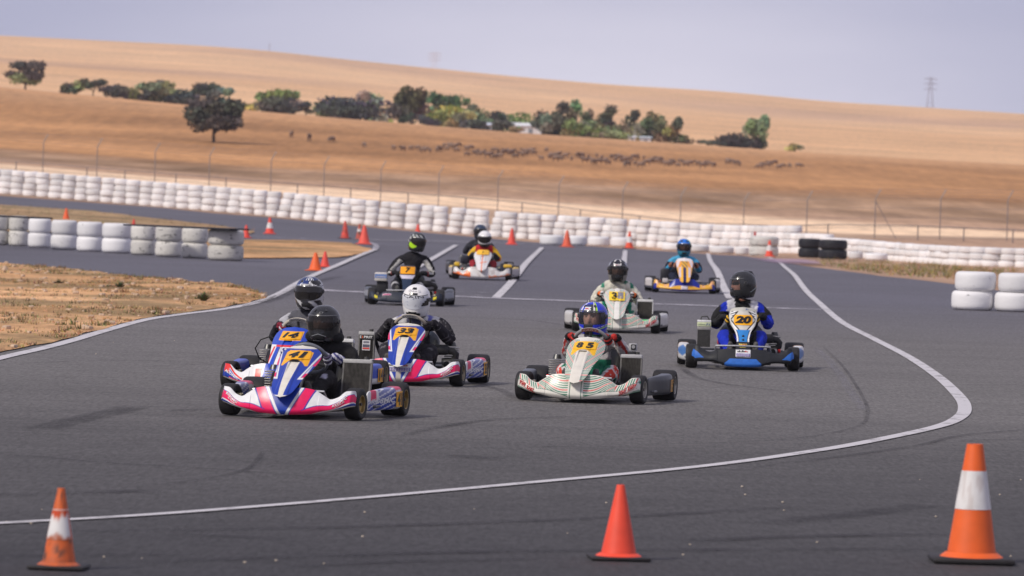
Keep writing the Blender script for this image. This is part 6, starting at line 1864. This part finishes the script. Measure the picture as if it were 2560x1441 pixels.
# --- dark kart hidden behind it
PH = dict(shape='black', fair=fair_black7, nose_shape='black', nose=nose_black7, pod=lambda t, p: (.03, .03, .035), rim=(.3, .3, .3))
KH = build_kart('dark kart almost hidden behind white kart 7', 1192, 685, -2, PH)
driver('person in dark blue-black helmet peering from behind the white helmeted driver', KH, PH, lambda b, t, p, s_: (.03, .03, .04),
       dict(k=1.06, shift=(.0, 0, .02), look=(-4, 5), helm=lambda az, z: (.03, .05, .10) if z > .06 else (.02, .022, .03), visor=M_VDARK, glove=BLK))

# --- blue and gold kart
PG = dict(shape='gold', fair=fair_gold, fair_deco=lambda m_, ff: m_.grid(m_._off(ff, .004), lin(-.11, .11, 6), lin(.12, .42, 4), (.66, .60, .66)), nose_shape='gold', nose=nose_gold, pod=lambda t, p: (.62, .58, .57) if p.z > .11 else (.06, .06, .08), rim=(.4, .38, .35), swcol=(.03, .03, .03), seat=(.02, .02, .03), swc=(0, -.06, .46),
          extra=lambda K: (MB().box(-.335, .0, .30, .17, .2, .26, (.022, .022, .03), bev=.05).obj('engine_cover', M_PLASTIC, K), MB().box(-.345, -.62, .215, .105, .05, .085, (.58, .55, .56), bev=.02).obj('brake_reservoir', M_PLASTIC, K)))
KG = build_kart('blue and gold kart at the back by the rightmost lane line', 1711, 729, 0, PG)
def suitg(b, t, p, s_):
    if b == 'upperarm': return (.07, .36, .60) if t < .35 and OFF[2] > -.02 else (.014, .018, .035)
    if b == 'torso': return (.07, .36, .60) if p.z > .50 else (.012, .02, .06)
    if b == 'forearm': return (.05, .30, .52) if t < .7 else (.33, .13, .08)
    if b == 'neck': return (.02, .20, .28)
    if b == 'foot': return (.03, .03, .04)
    return (.014, .018, .040)
def helmg(az, z):
    a = abs(az)
    if z > .095 and 20 < a < 50 and z < .122: return (.01, .02, .06)
    if az > 55 and z > .03: return (.02, .45, .42)
    if z > .05: return (.008, .16, .66)
    if z < -.07: return (.02, .20, .30)
    return (.02, .05, .12)
driver('person in bright blue helmet and light blue suit driving the blue gold kart', KG, PG, suitg,
       dict(k=1.02, look=(1, 6), shoulder=.20, elbow=.09, helm=helmg, visor=M_VTINT, clear=True, skin=(.45, .22, .17), mask=-.05, glove=(.36, .16, .10), hdeco=lambda m_, fn: m_.text('RD', fn, -.06, .12, v_of_z(.060), v_of_z(.078), (.6, .6, .65), off=.004, bold=.02), knee=(.215, -.22, .31)))

# ------------------------------------------------------------------ haze: the dusty air between the track and the hills
hz = MB(); hz.box(0, 2290, 70, 1900, 4640, 145, (1, 1, 1))
hm = bpy.data.materials.new('dusty_air'); hm.use_nodes = True; ht = hm.node_tree; ht.nodes.clear()
hv = ht.nodes.new('ShaderNodeVolumePrincipled'); hv.inputs['Color'].default_value = (.90, .90, 1.0, 1); hv.inputs['Density'].default_value = .00012
ho = ht.nodes.new('ShaderNodeOutputMaterial'); ht.links.new(hv.outputs[0], ho.inputs['Volume'])
tag(hz.obj('haze', hm, smooth=False), 'thin dusty haze lying over the farmland and hills', kind='stuff')
